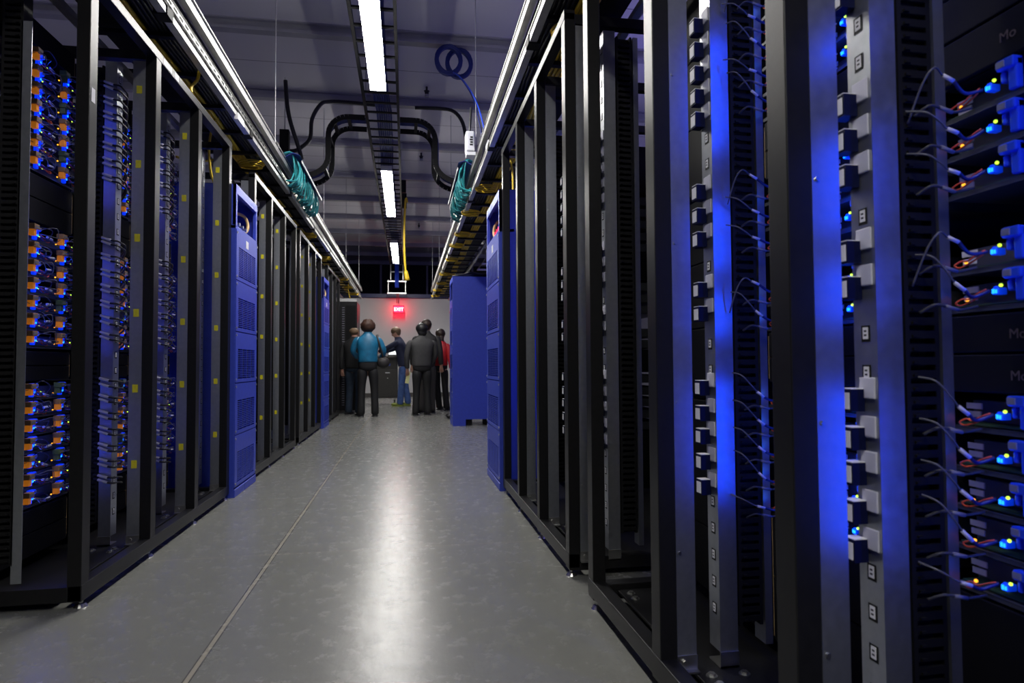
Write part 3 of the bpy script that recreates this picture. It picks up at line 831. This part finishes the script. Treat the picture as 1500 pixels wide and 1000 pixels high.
row_tray(-1, -1.015, .9, 15.0, 'metal overhead cable tray hung along the left row of racks')
row_tray(1, .572, .9, 15.0, 'metal overhead cable tray hung along the right row of racks')
rnd = random.Random(11)
def tray_cables(side, X, m, name, d, z, r_, count, label, group, wob=.012, ya=1.0, yb=14.6):
    path = []
    y = ya
    while y < yb:
        path.append((rnd.uniform(-wob, wob), y, rnd.uniform(0, .004))); y += .55
    for i in range(count):
        pts = [(X+side*(d+i*r_*2.15+a), y, z+c) for a, y, c in path]
        o = MB().tube(smooth_path(pts, 3), r_, 6).build(name, m, smooth=True)
        tag(o, label, 'cable', group)
tray_cables(-1, -1.015, 'cable_yellow', 'yellow_cable', .185, 2.3835, .011, 4, 'yellow fibre cable lying with others in the left overhead tray', 'yellow cables in the left overhead tray')
tray_cables(1, .572, 'cable_yellow', 'yellow_cable', .185, 2.3835, .011, 4, 'yellow fibre cable lying with others in the right overhead tray', 'yellow cables in the right overhead tray')
tray_cables(-1, -1.015, 'cable_black', 'black_cable', .06, 2.3830, .0095, 5, 'black cable lying in the left overhead tray', 'black cables in the left overhead tray')
tray_cables(1, .572, 'cable_black', 'black_cable', .06, 2.3830, .0095, 5, 'black cable lying in the right overhead tray', 'black cables in the right overhead tray')
def loop_bundle(x, y, z, rad, label, tilt=0., n=4, group=None):
    r = empty('fibre_coil', (x, y, z)); tag(r, label, 'cable coil', group)
    for i in range(n):
        pts = []
        for k in range(18):
            a = 2*PI*k/18
            pts.append(((rad+.006*i)*math.cos(a), (rad*.8+.004*i)*math.sin(a), (.010*i-.018)+.006*math.sin(a+i)))
        MB().tube(pts, .006, 6, closed=True).build('fibre_turn', 'cable_yellow', r, smooth=True)
LW = ['nearest', 'second nearest', 'third nearest', 'fourth nearest', 'fifth nearest', 'sixth nearest', 'seventh nearest', 'eighth nearest', 'ninth nearest', 'tenth nearest', 'eleventh nearest']
for i, (y, d) in enumerate(((4.95, .13), (7.6, .10), (9.2, .12), (11.4, .08), (12.6, .10), (13.8, .08))):
    loop_bundle(-1.015-d, y, 2.318, .075, 'yellow fibre coil bulging from the left overhead tray, %s of six' % LW[i])
for i, (y, d) in enumerate(((2.75, .17), (5.35, .10), (6.25, .06), (7.3, .07), (8.0, .06), (9.1, .08), (10.6, .06), (11.8, .07), (12.9, .05), (14.0, .06))):
    loop_bundle(.572+d, y, 2.318, .075, 'yellow fibre coil bulging from the right overhead tray, %s of ten' % LW[i])
# yellow cords that drop from the trays
for pts, lb, nm in (([(-1.16, 4.22, 2.40), (-1.20, 4.21, 2.36), (-1.225, 4.20, 2.2), (-1.22, 4.215, 2.05), (-1.20, 4.24, 1.962)], 'yellow cord dropping onto the nearer blue cabinet on the left', 'fibre_cable'),
                    ([(-1.24, 4.9, 2.38), (-1.35, 4.8, 2.30), (-1.45, 4.6, 2.22), (-1.5, 4.45, 2.2)], 'yellow cord looping back above the nearer blue left cabinet', 'fibre_cable'),
                    ([(.68, 4.45, 2.37), (.71, 4.40, 2.33), (.735, 4.36, 2.2), (.74, 4.35, 2.06), (.735, 4.35, 1.962)], 'yellow cord dropping onto the louvred blue cabinet on the right', 'fibre_cable'),
                    ([(-1.06, 3.46, 2.36), (-1.07, 3.46, 2.30), (-1.09, 3.43, 2.25), (-1.085, 3.42, 2.215)], 'short yellow cord end hanging at the nearest left rack top rail', 'fibre_cable'),
                    ([(-1.08, 12.3, 2.37), (-1.09, 12.3, 2.25), (-1.05, 12.35, 2.05), (-1.0, 12.3, 1.96)], 'yellow cord hanging over the black cabinet at the far end', 'fibre_cable')):
    o = MB().tube(smooth_path(pts, 6), .008, 7).build(nm, 'cable_yellow', smooth=True); tag(o, lb, 'cord')
# small bright tags on the trays
for (x, y, z), lb in (((-1.03, 4.05, 2.34), 'small white tag on the left overhead tray edge'), ((.60, 4.45, 2.40), 'small white tag on the right overhead tray edge')):
    o = MB().box(-.012, .012, -.07, .07, -.02, .02).build('cable_tag', 'label_white', None, loc=(x+.02*(1 if x < 0 else -1), y, z-.02)); tag(o, lb, 'tag')

# S-curved black ladder trays from the centre ladder to each row
def curved_tray(side, label):
    s = side; y = 6.5
    A = Vector((AX+s*.17, y, 3.26)); E = Vector((AX+s*(.786-.03), y, 2.66))
    pts = [A, A+Vector((s*.16, 0, 0))]
    for k in range(1, 9):
        a = PI/2*k/8; pts.append(Vector((A.x+s*(.16+.19*math.sin(a)), y, A.z-.19*(1-math.cos(a)))))
    zc = A.z-.19; x0 = A.x+s*.35
    zd = E.z+.20
    pts.append(Vector((x0, y, zd+.02)))
    rr = abs(E.x-x0)
    for k in range(1, 9):
        a = PI/2*k/8; pts.append(Vector((x0+s*rr*(1-math.cos(a)), y, zd-.2*math.sin(a))))
    r = empty('curved_tray', (A.x, y, A.z)); tag(r, label, 'cable tray')
    for dy in (-.16, .16):
        b = MB()
        prof = [(p-A) for p in pts]
        # flat side bar following the curve
        for i in range(len(prof)-1):
            p, q = prof[i], prof[i+1]
            t = (q-p).normalized(); nrm = Vector((-t.z, 0, t.x))*.026
            n0 = len(b.v)
            for c in (p, q):
                for e in (-1, 1):
                    for w in (-.005, .005):
                        b.v.append((c.x+nrm.x*e, dy+w, c.z+nrm.z*e))
            for f in ((0, 1, 3, 2), (4, 6, 7, 5), (0, 4, 5, 1), (2, 3, 7, 6), (0, 2, 6, 4), (1, 5, 7, 3)):
                b.f.append(tuple(n0+k for k in f)); b.mi.append(0)
        b.build('side_bar', 'ladder_black', r)
    for i in range(1, len(pts), 4):
        p = pts[i]-A
        MB().box(p.x-.016, p.x+.016, -.155, .155, p.z-.016, p.z+.016).build('rung', 'ladder_black', r)
    for k in range(5):
        dy = -.06+.03*k
        cp = []
        for i, p in enumerate(pts):
            t = (pts[min(i+1, len(pts)-1)]-pts[max(i-1, 0)]).normalized(); q = p+Vector((-t.z*s, 0, t.x*s))*.032
            cp.append((q.x, y+dy, q.z))
        o = MB().tube(cp, .009, 6).build('blue_cable', 'cable_blue', smooth=True)
        tag(o, 'blue cable lying on the %s-hand curved black tray' % ('left' if s < 0 else 'right'), 'cable', 'blue cables on the %s curved tray' % ('left' if s < 0 else 'right'))
curved_tray(-1, 'S-curved black cable tray descending from the centre ladder to the left row')
curved_tray(1, 'S-curved black cable tray descending from the centre ladder to the right row')
# teal patch bundles spilling over the trays
def teal(side, X, label):
    s = side; r = empty('teal_bundle', (X, 5.6, 2.36)); tag(r, label, 'cables')
    rnd = random.Random(21+s)
    b = MB()
    for i in range(46):
        y = rnd.uniform(0, 1.25); dx = rnd.uniform(0, .05)
        pts = [(s*.05, y, .27), (s*(-.01-dx*.3), y+rnd.uniform(-.04, .04), .28), (s*(-.03-dx), y+rnd.uniform(-.06, .06), .16), (s*(-.02-dx), y+rnd.uniform(-.1, .1), .03), (s*(.02), y+rnd.uniform(-.1, .1), -.01+rnd.uniform(0, .05))]
        b.tube(smooth_path(pts, 3), .007, 5)
    o = b.build('teal_cables', 'cable_teal', r, smooth=True); o['kind'] = 'stuff'
    sd = MB(); sd.prism([(s*.06, .22), (s*-.03, .27), (s*-.085, .25), (s*-.09, .246), (s*-.03, .262), (s*.06, .212)], 'y', -.03, 1.45)
    sd.build('blue_saddle', 'cable_blue', r)
    MB().box(s*-.088, s*-.082, .1, 1.40, .22, .245).build('saddle_edge', 'label_white', r)
teal(-1, -.985, 'tangle of teal patch cables spilling over the left overhead tray')
teal(1, .545, 'tangle of teal patch cables spilling over the right overhead tray')

# blue coil hung from the nearest beam, with its wires
for cx, lb in ((.40, 'left one of two blue cable coils hung from the nearest visible ceiling beam'), (.505, 'right one of two blue cable coils hung from the nearest visible ceiling beam')):
    r = empty('cable_coil', (cx, 6.0 if cx < .45 else 6.055, 3.73)); tag(r, lb, 'cable coil')
    for i in range(9):
        rad = .112+.013*(i % 3); dy = -.02+.012*(i//3)+.0*i
        pts = [(rad*.92*math.cos(2*PI*k/22), dy+.006*math.sin(3*2*PI*k/22+i), rad*1.05*math.sin(2*PI*k/22)) for k in range(22)]
        MB().tube(pts, .0095, 6, closed=True).build('turn', 'cable_blue', r, smooth=True)
for k, (pts, m) in enumerate((([(.44, 6.0, 3.62), (.47, 5.6, 3.4), (.53, 5.2, 3.1), (.57, 4.95, 2.85), (.60, 4.8, 2.6)], 'handle_blue'), ([(.46, 6.0, 3.61), (.50, 5.6, 3.36), (.56, 5.3, 3.08), (.60, 5.15, 2.8), (.62, 5.1, 2.58)], 'cable_blue'))):
    o = MB().tube(smooth_path(pts, 5), .006, 6).build('blue_wire', m, smooth=True)
    tag(o, 'blue wire sagging from the hanging coils to the right overhead tray', 'wire', 'blue wires below the hanging coils')
for k, dx in enumerate((0, .03)):
    o = MB().tube(smooth_path([(.44+dx, 6.0, 4.05), (.40+dx*1.6, 5.7, 4.06), (.34+dx, 5.4, 4.07), (.27, 5.1, 4.08), (.22, 4.6, 4.09)], 5), .006, 6).build('ceiling_wire', 'cable_black', smooth=True)
    tag(o, 'thin black wire running along the ceiling to the hanging blue coils', 'wire', 'thin wires on the ceiling above the coils')

# white access point on the right tray
r = empty('access_point', (.505, 5.05, 2.52)); tag(r, 'white wireless box standing on the edge of the right overhead tray', 'access point')
box('case', 'ap_white', r, -.035, .035, -.06, .06, 0, .165, bevel=.012)
box('base', 'ap_white', r, -.03, .045, -.05, .05, -.03, .0, bevel=.004)
b = MB()
for k, z in enumerate((.045, .065, .085, .105)): b.box(-.005+.004*(k % 2), .02, -.0615, -.060, z, z+.014)
b.build('dark_markings', 'cable_black', r)
MB().tube([(.0, .0, .165), (.01, .03, .28), (.02, .06, .40)], .009, 7).build('antenna', 'cable_black', r)

# black conduits bending down from the beams
for pts, lb in (([(-.25, 7.5, 3.86), (-.7, 7.48, 3.87), (-.88, 7.45, 3.85), (-.97, 7.42, 3.8), (-1.06, 7.4, 3.62), (-1.08, 7.4, 3.4), (-1.16, 7.4, 3.30), (-1.26, 7.4, 3.24), (-1.42, 7.4, 3.25)], 'black conduit dropping from the ceiling beam left of the curved tray'),
                ([(-1.28, 7.0, 3.87), (-1.26, 7.0, 3.6), (-1.22, 7.0, 3.4), (-1.16, 7.05, 3.2), (-1.12, 7.1, 3.05)], 'black flexible conduit hanging above the left overhead tray'),
                ([(.1, 7.5, 3.86), (.40, 7.48, 3.86), (.56, 7.45, 3.82), (.66, 7.42, 3.68), (.70, 7.4, 3.45), (.72, 7.4, 3.2), (.80, 7.4, 3.04), (.95, 7.4, 2.95)], 'black conduit dropping from the ceiling beam right of the curved tray')):
    o = MB().tube(smooth_path(pts, 4), .022, 8).build('conduit', 'cable_black', smooth=True); tag(o, lb, 'conduit')
r = empty('junction_box', (-1.32, 7.2, 3.28)); tag(r, 'black junction box hanging above the left row beside the conduit', 'junction box')
box('case', 'black_plastic', r, -.05, .05, -.04, .04, -.12, .12, bevel=.005)
MB().tube([(0, 0, .12), (0, 0, CEIL-3.28)], .006, 6).build('hanger_rod', 'zinc', r)

for (x, y), lb in (((.23, 7.2), 'small dark sprinkler head on the ceiling right of the nearest strip light'), ((.22, 9.5), 'small dark sprinkler head on the ceiling right of the middle strip light'), ((.28, 14.3), 'small dark sprinkler head on the ceiling near the farthest strip light')):
    r = empty('sprinkler_head', (x, y, CEIL-.12)); tag(r, lb, 'sprinkler')
    MB().tube([(0, 0, .12), (0, 0, .03)], .012, 8).build('stem', 'cable_black', r)
    MB().tube([(0, 0, .07), (0, 0, .065), (0, 0, .03)], .034, 12, r1=.02).build('deflector', 'cable_black', r)
    MB().tube([(0, 0, .03), (0, 0, .0)], .02, 8, r1=.026).build('nozzle', 'beam_steel', r)

# grey conduit beyond the right row
o = MB().tube([(.92, 9.6, 2.72), (1.6, 9.6, 2.55)], .03, 10).build('pipe', 'zinc', smooth=True); tag(o, 'short bright pipe slanting behind the right overhead tray', 'pipe')

# ------------------------------------------------------------------ work cart and what stands on it
r = empty('tool_cart', (-.42, 13.3, 0)); tag(r, 'dark grey wheeled tool cart between the woman and the man in the hoodie', 'cart')
box('body', 'cart_grey', r, -.26, .24, -.24, .24, .14, .94, bevel=.008)
box('worktop', 'cart_grey', r, -.28, .27, -.27, .26, .94, .985, bevel=.006)
dw = box('drawer', 'cart_grey', r, -.24, .22, -.252, -.24, .74, .91, bevel=.003)
box('handle', 'zinc', dw, -.06, .06, -.264, -.252, .86, .875)
box('blue_sticker', 'paper_blue', dw, -.04, .10, -.2535, -.252, .79, .84)
dr = box('door', 'cart_grey', r, -.24, .22, -.252, -.24, .17, .72, bevel=.003)
box('name_plate', 'label_white', dr, .0, .09, -.2535, -.252, .64, .66)
MB().tube([(.045, -.258, .54), (.045, -.252, .54)], .012, 10).build('lock', 'zinc', dr)
for x in (-.2, .18):
    for y in (-.18, .18):
        w = MB().box(x-.03, x+.03, y-.03, y+.03, .10, .14).build('caster', 'zinc', r)
        MB().tube([(x-.014, y, .05), (x+.014, y, .05)], .05, 14).build('wheel', 'rubber', w)
r = empty('laptop', (-.24, 13.3, .986)); tag(r, 'open laptop with a bright screen on the tool cart', 'laptop')
box('keyboard', 'cart_grey', r, -.14, .14, -.1, .12, 0, .018)
sc_ = MB().box(-.14, .14, -.006, .006, 0, .2).build('lid', 'cart_grey', r, loc=(0, .12, .018), rot=(math.radians(-12), 0, 0))
box('screen_glow', 'screen', sc_, -.125, .125, -.0075, -.006, .015, .19)
r = empty('metal_part', (-.50, 13.2, .986)); tag(r, 'shiny metal server part lying on the tool cart', 'server part')
MB().box(-.1, .1, -.06, .06, 0, .03).build('base_tray', 'galv', r); MB().tube([(-.08, 0, .03), (.08, .0, .10)], .012, 8).build('bar', 'zinc', r)
r = empty('blue_bag', (-.092, 13.25, .2)); tag(r, 'pale blue plastic bag hanging beside the tool cart', 'bag')
MB().prism([(-.045, 0), (.045, .02), (.05, .5), (.02, .56), (-.03, .56), (-.05, .48)], 'y', -.1, .1).build('bag_body', 'plastic_clear', r, bevel=.01)
MB().tube(smooth_path([(-.02, -.05, .55), (-.03, 0, .70), (-.02, .05, .55)], 5), .008, 6).build('bag_strap', 'cable_black', r)

# ------------------------------------------------------------------ people
def skin_obj(name, nodes, edges, m, parent, root=0, sub=2):
    me = bpy.data.meshes.new(name); me.from_pydata([n[0] for n in nodes], edges, []); me.materials.append(MATS[m])
    o = bpy.data.objects.new(name, me); col.objects.link(o); o.parent = parent
    md = o.modifiers.new('skin', 'SKIN'); md.use_smooth_shade = True
    sv = me.skin_vertices[0].data
    for i, n_ in enumerate(nodes):
        rd = n_[1]; sv[i].radius = (rd, rd) if isinstance(rd, float) else rd
    for i in range(len(nodes)): sv[i].use_root = (i == root)
    if sub:
        sb = o.modifiers.new('sub', 'SUBSURF'); sb.levels = sub; sb.render_levels = sub
    return o
def person(loc, face, Ht, label, top, bottom, hair, hairstyle='short', arms=None, legs=None, lean=0., head_yaw=0., head_pitch=0., shoe='cable_black', female=False, jacket_len=.50, extra=None, wide=1.0):
    """face: heading of the local +Y axis in radians about Z. arms: per side (elbow, wrist) in units of height, local x right, y forward, z up"""
    r = empty('person', loc, face); tag(r, label, 'person')
    h = Ht
    V = lambda x, y, z: Vector((x*h, y*h, z*h))
    def ln(p):  # lean of everything above the pelvis
        q = Vector(p); dz = q.z-.52*h
        if dz > 0: q.y += math.sin(lean)*dz; q.z = .52*h+math.cos(lean)*dz
        return q
    sw = (.098 if female else .112)*wide
    arms = arms or {}; legs = legs or {}
    N, E = [], []
    def add(p, rd, par=None):
        N.append((p, rd)); i = len(N)-1
        if par is not None: E.append((par, i))
        return i
    pel = add(V(0, 0, .52), (.064*h*wide, .050*h))
    wst = add(ln(V(0, -.005, .61)), (.060*h*wide, .048*h), pel)
    chs = add(ln(V(0, 0, .72)), (.064*h*wide, .050*h), wst)
    shd = add(ln(V(0, -.004, .79)), .038*h, chs)
    nk = add(ln(V(0, .003, .845)), .032*h, shd)
    hp = ln(V(0, .012, .90))
    def hd(x, y, z):
        p = Vector((x, y*math.cos(head_pitch)-z*math.sin(head_pitch)*-1*0 - math.sin(head_pitch)*z*-1, z*math.cos(head_pitch)-y*math.sin(head_pitch)))
        c, s_ = math.cos(head_yaw), math.sin(head_yaw)
        return hp+Vector((c*p.x-s_*p.y, s_*p.x+c*p.y, p.z))*h
    jaw = add(hd(0, .012, -.022), (.036*h, .040*h), nk)
    cr = add(hd(0, .0, .022), (.047*h, .052*h), jaw)
    tp = add(hd(0, -.004, .058), (.034*h, .038*h), cr)
    nose = add(hd(0, .062, -.004), .007*h, cr)
    for s_ in (-1, 1):
        add(hd(s_*.052, -.004, .0), (.006*h, .012*h), cr)
    joints = {}
    for s_, key in ((-1, 'l'), (1, 'r')):
        el, wr = arms.get(key, ((s_*(sw+.03), -.015, .635), (s_*(sw+.035), .02, .50)))
        S = ln(V(s_*sw, 0, .785)); El = ln(V(*el)); Wr = ln(V(*wr))
        a = add(S-V(s_*.012, 0, .004), .018*h, shd); b_ = add((S+El)/2, .023*h, a); c_ = add(El, .023*h, b_); d_ = add((El+Wr)/2, .021*h, c_); e_ = add(Wr, .016*h, d_)
        dr_ = (Wr-El).normalized(); sd = dr_.cross(Vector((0, 1, .1))).normalized()
        if abs(dr_.y) > .75: sd = Vector((1, 0, 0))
        nm_ = sd.cross(dr_).normalized()
        if nm_.y < 0: nm_ = -nm_
        pm = add(Wr+dr_*.040*h, (.020*h, .012*h), e_)
        for k, (off, ln_) in enumerate(((-.017, .036), (-.006, .042), (.006, .040), (.016, .032))):
            b0 = Wr+dr_*.052*h+sd*off*h
            f0 = add(b0, .0055*h, pm); f1 = add(b0+dr_*ln_*.5*h+nm_*.004*h, .0052*h, f0); add(b0+dr_*ln_*.9*h+nm_*.014*h, .0045*h, f1)
        t0 = add(Wr+dr_*.024*h+nm_*.016*h, .0065*h, e_); add(Wr+dr_*.046*h+nm_*.028*h, .0055*h, t0)
        joints[key] = (S, El, Wr, dr_)
    for s_, key in ((-1, 'l'), (1, 'r')):
        kn, an = legs.get(key, ((s_*.055, .012, .285), (s_*.058, -.012, .045)))
        Hp = V(s_*.052, 0, .49); Kn = V(*kn); An = V(*an)
        a = add(Hp, .044*h, pel); b_ = add((Hp+Kn)/2, .040*h, a); c_ = add(Kn, .032*h, b_); d_ = add(Kn*.55+An*.45+V(0, -.006, 0), .031*h, c_); e_ = add(An, .024*h, d_)
        f_ = add(An+V(0, .045, -.025), .018*h, e_); add(An+V(0, .105, -.031), .013*h, f_)
        joints['leg'+key] = (Hp, Kn, An)
    skin_obj('body', N, E, 'skin', r, 0)
    # eyes
    b = MB()
    for s_ in (-1, 1):
        p = hd(s_*.018, .049, .012); b.ball(p, .0055*h, 8)
    b.build('eyes', 'eye', r)
    # hair
    b = MB()
    c0 = hd(0, -.010, .030)
    if hairstyle == 'bob':
        b.ball(c0-Vector((0, .004*h, .012*h)), .074*h, 26, sx=1.0, sy=.96, sz=.92)
    elif hairstyle == 'long':
        b.ball(c0, .062*h, 16, sx=.97, sy=1.0, sz=.95); b.ball(hd(0, -.028, -.04), .052*h, 14, sx=1.05, sy=.62, sz=1.7)
    elif hairstyle == 'bald':
        b.ball(hd(0, -.014, .016), .0555*h, 14, sx=.98, sy=.92, sz=.75)
    elif hairstyle == 'full':
        b.ball(c0, .066*h, 16, sx=.98, sy=1.02, sz=.92); b.ball(hd(0, -.028, -.012), .050*h, 14, sx=1.02, sy=.7, sz=1.0)
    else:
        b.ball(c0, .061*h, 16, sx=.93, sy=1.03, sz=.86); b.ball(hd(0, -.030, .0), .045*h, 12, sx=.98, sy=.6, sz=.9)
    hr = random.Random(len(label))
    jit = .006 if hairstyle == 'bob' else .0018
    b.v = [tuple(c+hr.uniform(-jit, jit)*h for c in p) for p in b.v]
    ho = b.build('hair', hair, r, smooth=True)
    # trousers
    def rings(b, rs, n=16):
        base = len(b.v)
        for c, rx, ry in rs:
            for k in range(n):
                t = 2*PI*k/n
                b.v.append((c.x+rx*h*math.copysign(abs(math.cos(t))**.8, math.cos(t)), c.y+ry*h*math.copysign(abs(math.sin(t))**.8, math.sin(t)), c.z))
        for i in range(len(rs)-1):
            for k in range(n):
                b.f.append((base+i*n+k, base+i*n+(k+1) % n, base+(i+1)*n+(k+1) % n, base+(i+1)*n+k)); b.mi.append(0)
        b.f.append(tuple(base+k for k in range(n))[::-1]); b.mi.append(0)
        b.f.append(tuple(base+(len(rs)-1)*n+k for k in range(n))); b.mi.append(0)
    def limb(b, ps, n=12):
        for (p, ra), (q, rb) in zip(ps[:-1], ps[1:]):
            pass
        pts = []; rr = []
        P = [Vector(p) for p, _ in ps]; base = len(b.v)
        for i, p in enumerate(P):
            t = (P[min(i+1, len(P)-1)]-P[max(i-1, 0)]).normalized()
            u = t.cross(Vector((0, 1, 0))); u = u.normalized() if u.length > .1 else Vector((1, 0, 0)); w_ = t.cross(u).normalized()
            for k in range(n):
                a_ = 2*PI*k/n; b.v.append(tuple(p+(u*math.cos(a_)+w_*math.sin(a_))*ps[i][1]*h))
        for i in range(len(P)-1):
            for k in range(n):
                b.f.append((base+i*n+k, base+i*n+(k+1) % n, base+(i+1)*n+(k+1) % n, base+(i+1)*n+k)); b.mi.append(0)
        b.f.append(tuple(base+k for k in range(n))[::-1]); b.mi.append(0)
        b.f.append(tuple(base+(len(P)-1)*n+k for k in range(n))); b.mi.append(0)
    def soft(o):
        m_ = o.modifiers.new('sub', 'SUBSURF'); m_.levels = 1; m_.render_levels = 1
    W_ = wide
    b = MB(); rings(b, [(V(0, 0, .455), .074*W_, .056), (V(0, 0, .50), .090*W_, .064), (V(0, 0, .55), .088*W_, .062), (V(0, -.002, .59), .082*W_, .058)])
    for key in ('l', 'r'):
        Hp, Kn, An = joints['leg'+key]
        limb(b, [(Hp+V(0, 0, .01), .046), (Hp+V(0, 0, -.05), .051*W_), (Hp*.5+Kn*.5, .046*W_), (Kn, .039), (Kn*.5+An*.5, .038), (An+V(0, 0, .01), .040), (An+V(0, .008, -.028), .043)])
    soft(b.build('trousers', bottom, r, smooth=True))
    # jacket
    b = MB()
    rings(b, [(V(0, 0, jacket_len), .090*W_, .066), (V(0, 0, jacket_len+.012), .095*W_, .070), (ln(V(0, -.003, .60)), .090*W_, .068), (ln(V(0, -.006, .66)), .094*W_, .070), (ln(V(0, -.004, .72)), .104*W_, .072), (ln(V(0, -.006, .765)), (sw+.014), .066), (ln(V(0, -.006, .797)), (sw-.004), .054), (ln(V(0, -.004, .825)), .060, .050), (ln(V(0, .002, .845)), .042, .042), (ln(V(0, .004, .862)), .040, .040)])
    for key in ('l', 'r'):
        S, El, Wr, d0 = joints[key]
        s_ = -1 if key == 'l' else 1
        limb(b, [(S+V(-s_*.034, 0, -.002), .034), (S+V(s_*.002, 0, -.010), .041), (S*.5+El*.5, .034), (El, .032), (El*.5+Wr*.5, .029), (Wr-d0*.02*h, .026), (Wr, .027)])
    soft(b.build('jacket', top, r, smooth=True))
    # shoes
    for key in ('l', 'r'):
        Hp, Kn, An = joints['leg'+key]
        b = MB(); c = An
        b.ball((c.x, c.y+.008*h, .030*h), .032*h, 10, sx=.95, sy=1.25, sz=.9); b.ball((c.x, c.y+.062*h, .022*h), .032*h, 10, sx=.95, sy=1.7, sz=.66)
        b.box(c.x-.027*h, c.x+.027*h, c.y-.03*h, c.y+.10*h, 0, .010*h)
        b.build('shoe', shoe, r, smooth=True)
    return r, joints, ln, V
AW = 0.0
# woman in teal, back to us
w, J, ln, V = person((-.60, 10.22, 0), math.radians(4), 1.555, 'woman with curly brown hair in a teal jacket, seen from behind', 'jacket_teal', 'trousers_black', 'hair_brown', 'bob', female=True, jacket_len=.545, wide=1.08,
    arms={'l': ((-.155, .01, .66), (-.10, .10, .60)), 'r': ((.165, .0, .66), (.135, .08, .585))},
    legs={'l': ((-.062, .012, .285), (-.066, -.01, .045)), 'r': ((.065, .012, .285), (.072, -.012, .045))}, head_pitch=.1)
r = empty('shoulder_bag', (-.385, 10.26, .78)); tag(r, 'dark shoulder bag hanging at the hip of the woman in teal', 'bag')
MB().ball((.02, 0, .07), .105, 14, sx=1.0, sy=.75, sz=.85).build('bag_body', 'bag_black', r, smooth=True)
MB().tube(smooth_path([(.02, -.02, .15), (-.02, -.075, .30), (-.055, -.095, .42), (-.07, -.05, .49), (-.065, .01, .485), (-.03, .06, .30), (.03, .03, .15)], 5), .016, 7).build('bag_strap', 'bag_black', r, smooth=True)
# man at far left behind the woman
person((-.85, 10.72, 0), math.radians(-20), 1.49, 'person in a dark jacket and jeans half hidden left of the woman in teal', 'jacket_black', 'denim_dark', 'hair_fair', 'bald', wide=1.05)
# man in grey jacket
person((.245, 10.30, 0), math.radians(12), 1.50, 'man with black hair in a charcoal grey jacket, back turned, holding a note', 'jacket_grey', 'trousers_black', 'hair_black', 'full', wide=1.16, jacket_len=.515,
    arms={'l': ((-.165, .0, .635), (-.150, .04, .50)), 'r': ((.160, .02, .64), (.12, .09, .56))},
    legs={'l': ((-.055, .012, .285), (-.066, .0, .045)), 'r': ((.060, .012, .285), (.066, -.004, .045))})
r = empty('note_paper', (.02, 10.37, .60)); tag(r, 'pale yellow folded note in the hand of the man in the grey jacket', 'paper')
MB().box(-.03, .03, -.004, .004, -.09, .10).build('sheet', 'paper_yellow', r, rot=(.1, .17, 0))
# man in black behind him
person((.335, 10.86, 0), math.radians(-10), 1.615, 'dark-haired man in black standing behind the man in grey', 'jacket_black', 'base_board', 'hair_dark', 'short', wide=1.05)
# man in hoodie, profile to the left, reaching over the cart
person((-.05, 12.66, 0), math.radians(76), 1.60, 'man in a navy hoodie and jeans leaning over the tool cart', 'hoodie_navy', 'denim', 'hair_fair', 'short', lean=.22, head_pitch=.45, shoe='shoe_lime', jacket_len=.48,
    arms={'l': ((-.12, .12, .72), (-.06, .26, .675)), 'r': ((.13, .11, .71), (.10, .25, .67))},
    legs={'l': ((-.05, .02, .285), (-.055, .03, .045)), 'r': ((.055, .0, .285), (.06, -.04, .045))})
# woman in red
person((.60, 11.42, 0), math.radians(-25), 1.475, 'woman with long dark hair in a red vest, partly behind the far blue cabinet', 'vest_red', 'trousers_black', 'hair_dark', 'long', female=True, jacket_len=.53,
    legs={'l': ((-.05, .02, .285), (-.03, .03, .045)), 'r': ((.055, .012, .285), (.09, -.03, .045))})
# man peeking from behind the far blue cabinet
person((.765, 9.62, 0), math.radians(88), 1.78, 'pale balding man in dark clothes peeking from behind the far blue cabinet', 'jacket_black', 'jacket_black', 'hair_fair', 'bald')

# ------------------------------------------------------------------ light and view
wd = bpy.data.worlds.new('world'); sc.world = wd; wd.use_nodes = True
wd.node_tree.nodes['Background'].inputs[0].default_value = (.01, .012, .03, 1)
wd.node_tree.nodes['Background'].inputs[1].default_value = 1
def glow(loc, e, c, rad=.4):
    l = bpy.data.lights.new('glow', 'POINT'); l.energy = e; l.color = c; l.shadow_soft_size = rad
    o = bpy.data.objects.new('ceiling_fill', l); col.objects.link(o); o.location = loc
# unseen fill lights added behind each row to tint the ceiling
for y in (1.5, 5.5, 9.5, 13.5):
    glow((3.0, y, 2.7), 30 if y < 8 else 12, (.26, .22, 1.0)); glow((-3.6, y, 2.7), 5, (.40, .36, 1.0))
sc.view_settings.view_transform = 'Standard'; sc.view_settings.look = 'None'
sc.view_settings.exposure = 0; sc.view_settings.gamma = 1; sc.view_settings.use_curve_mapping = False
for k, v in SEEN.items():
    if len(v) > 1 and not bpy.data.objects[v[0]].get('group'): print('DUP LABEL', k, v)
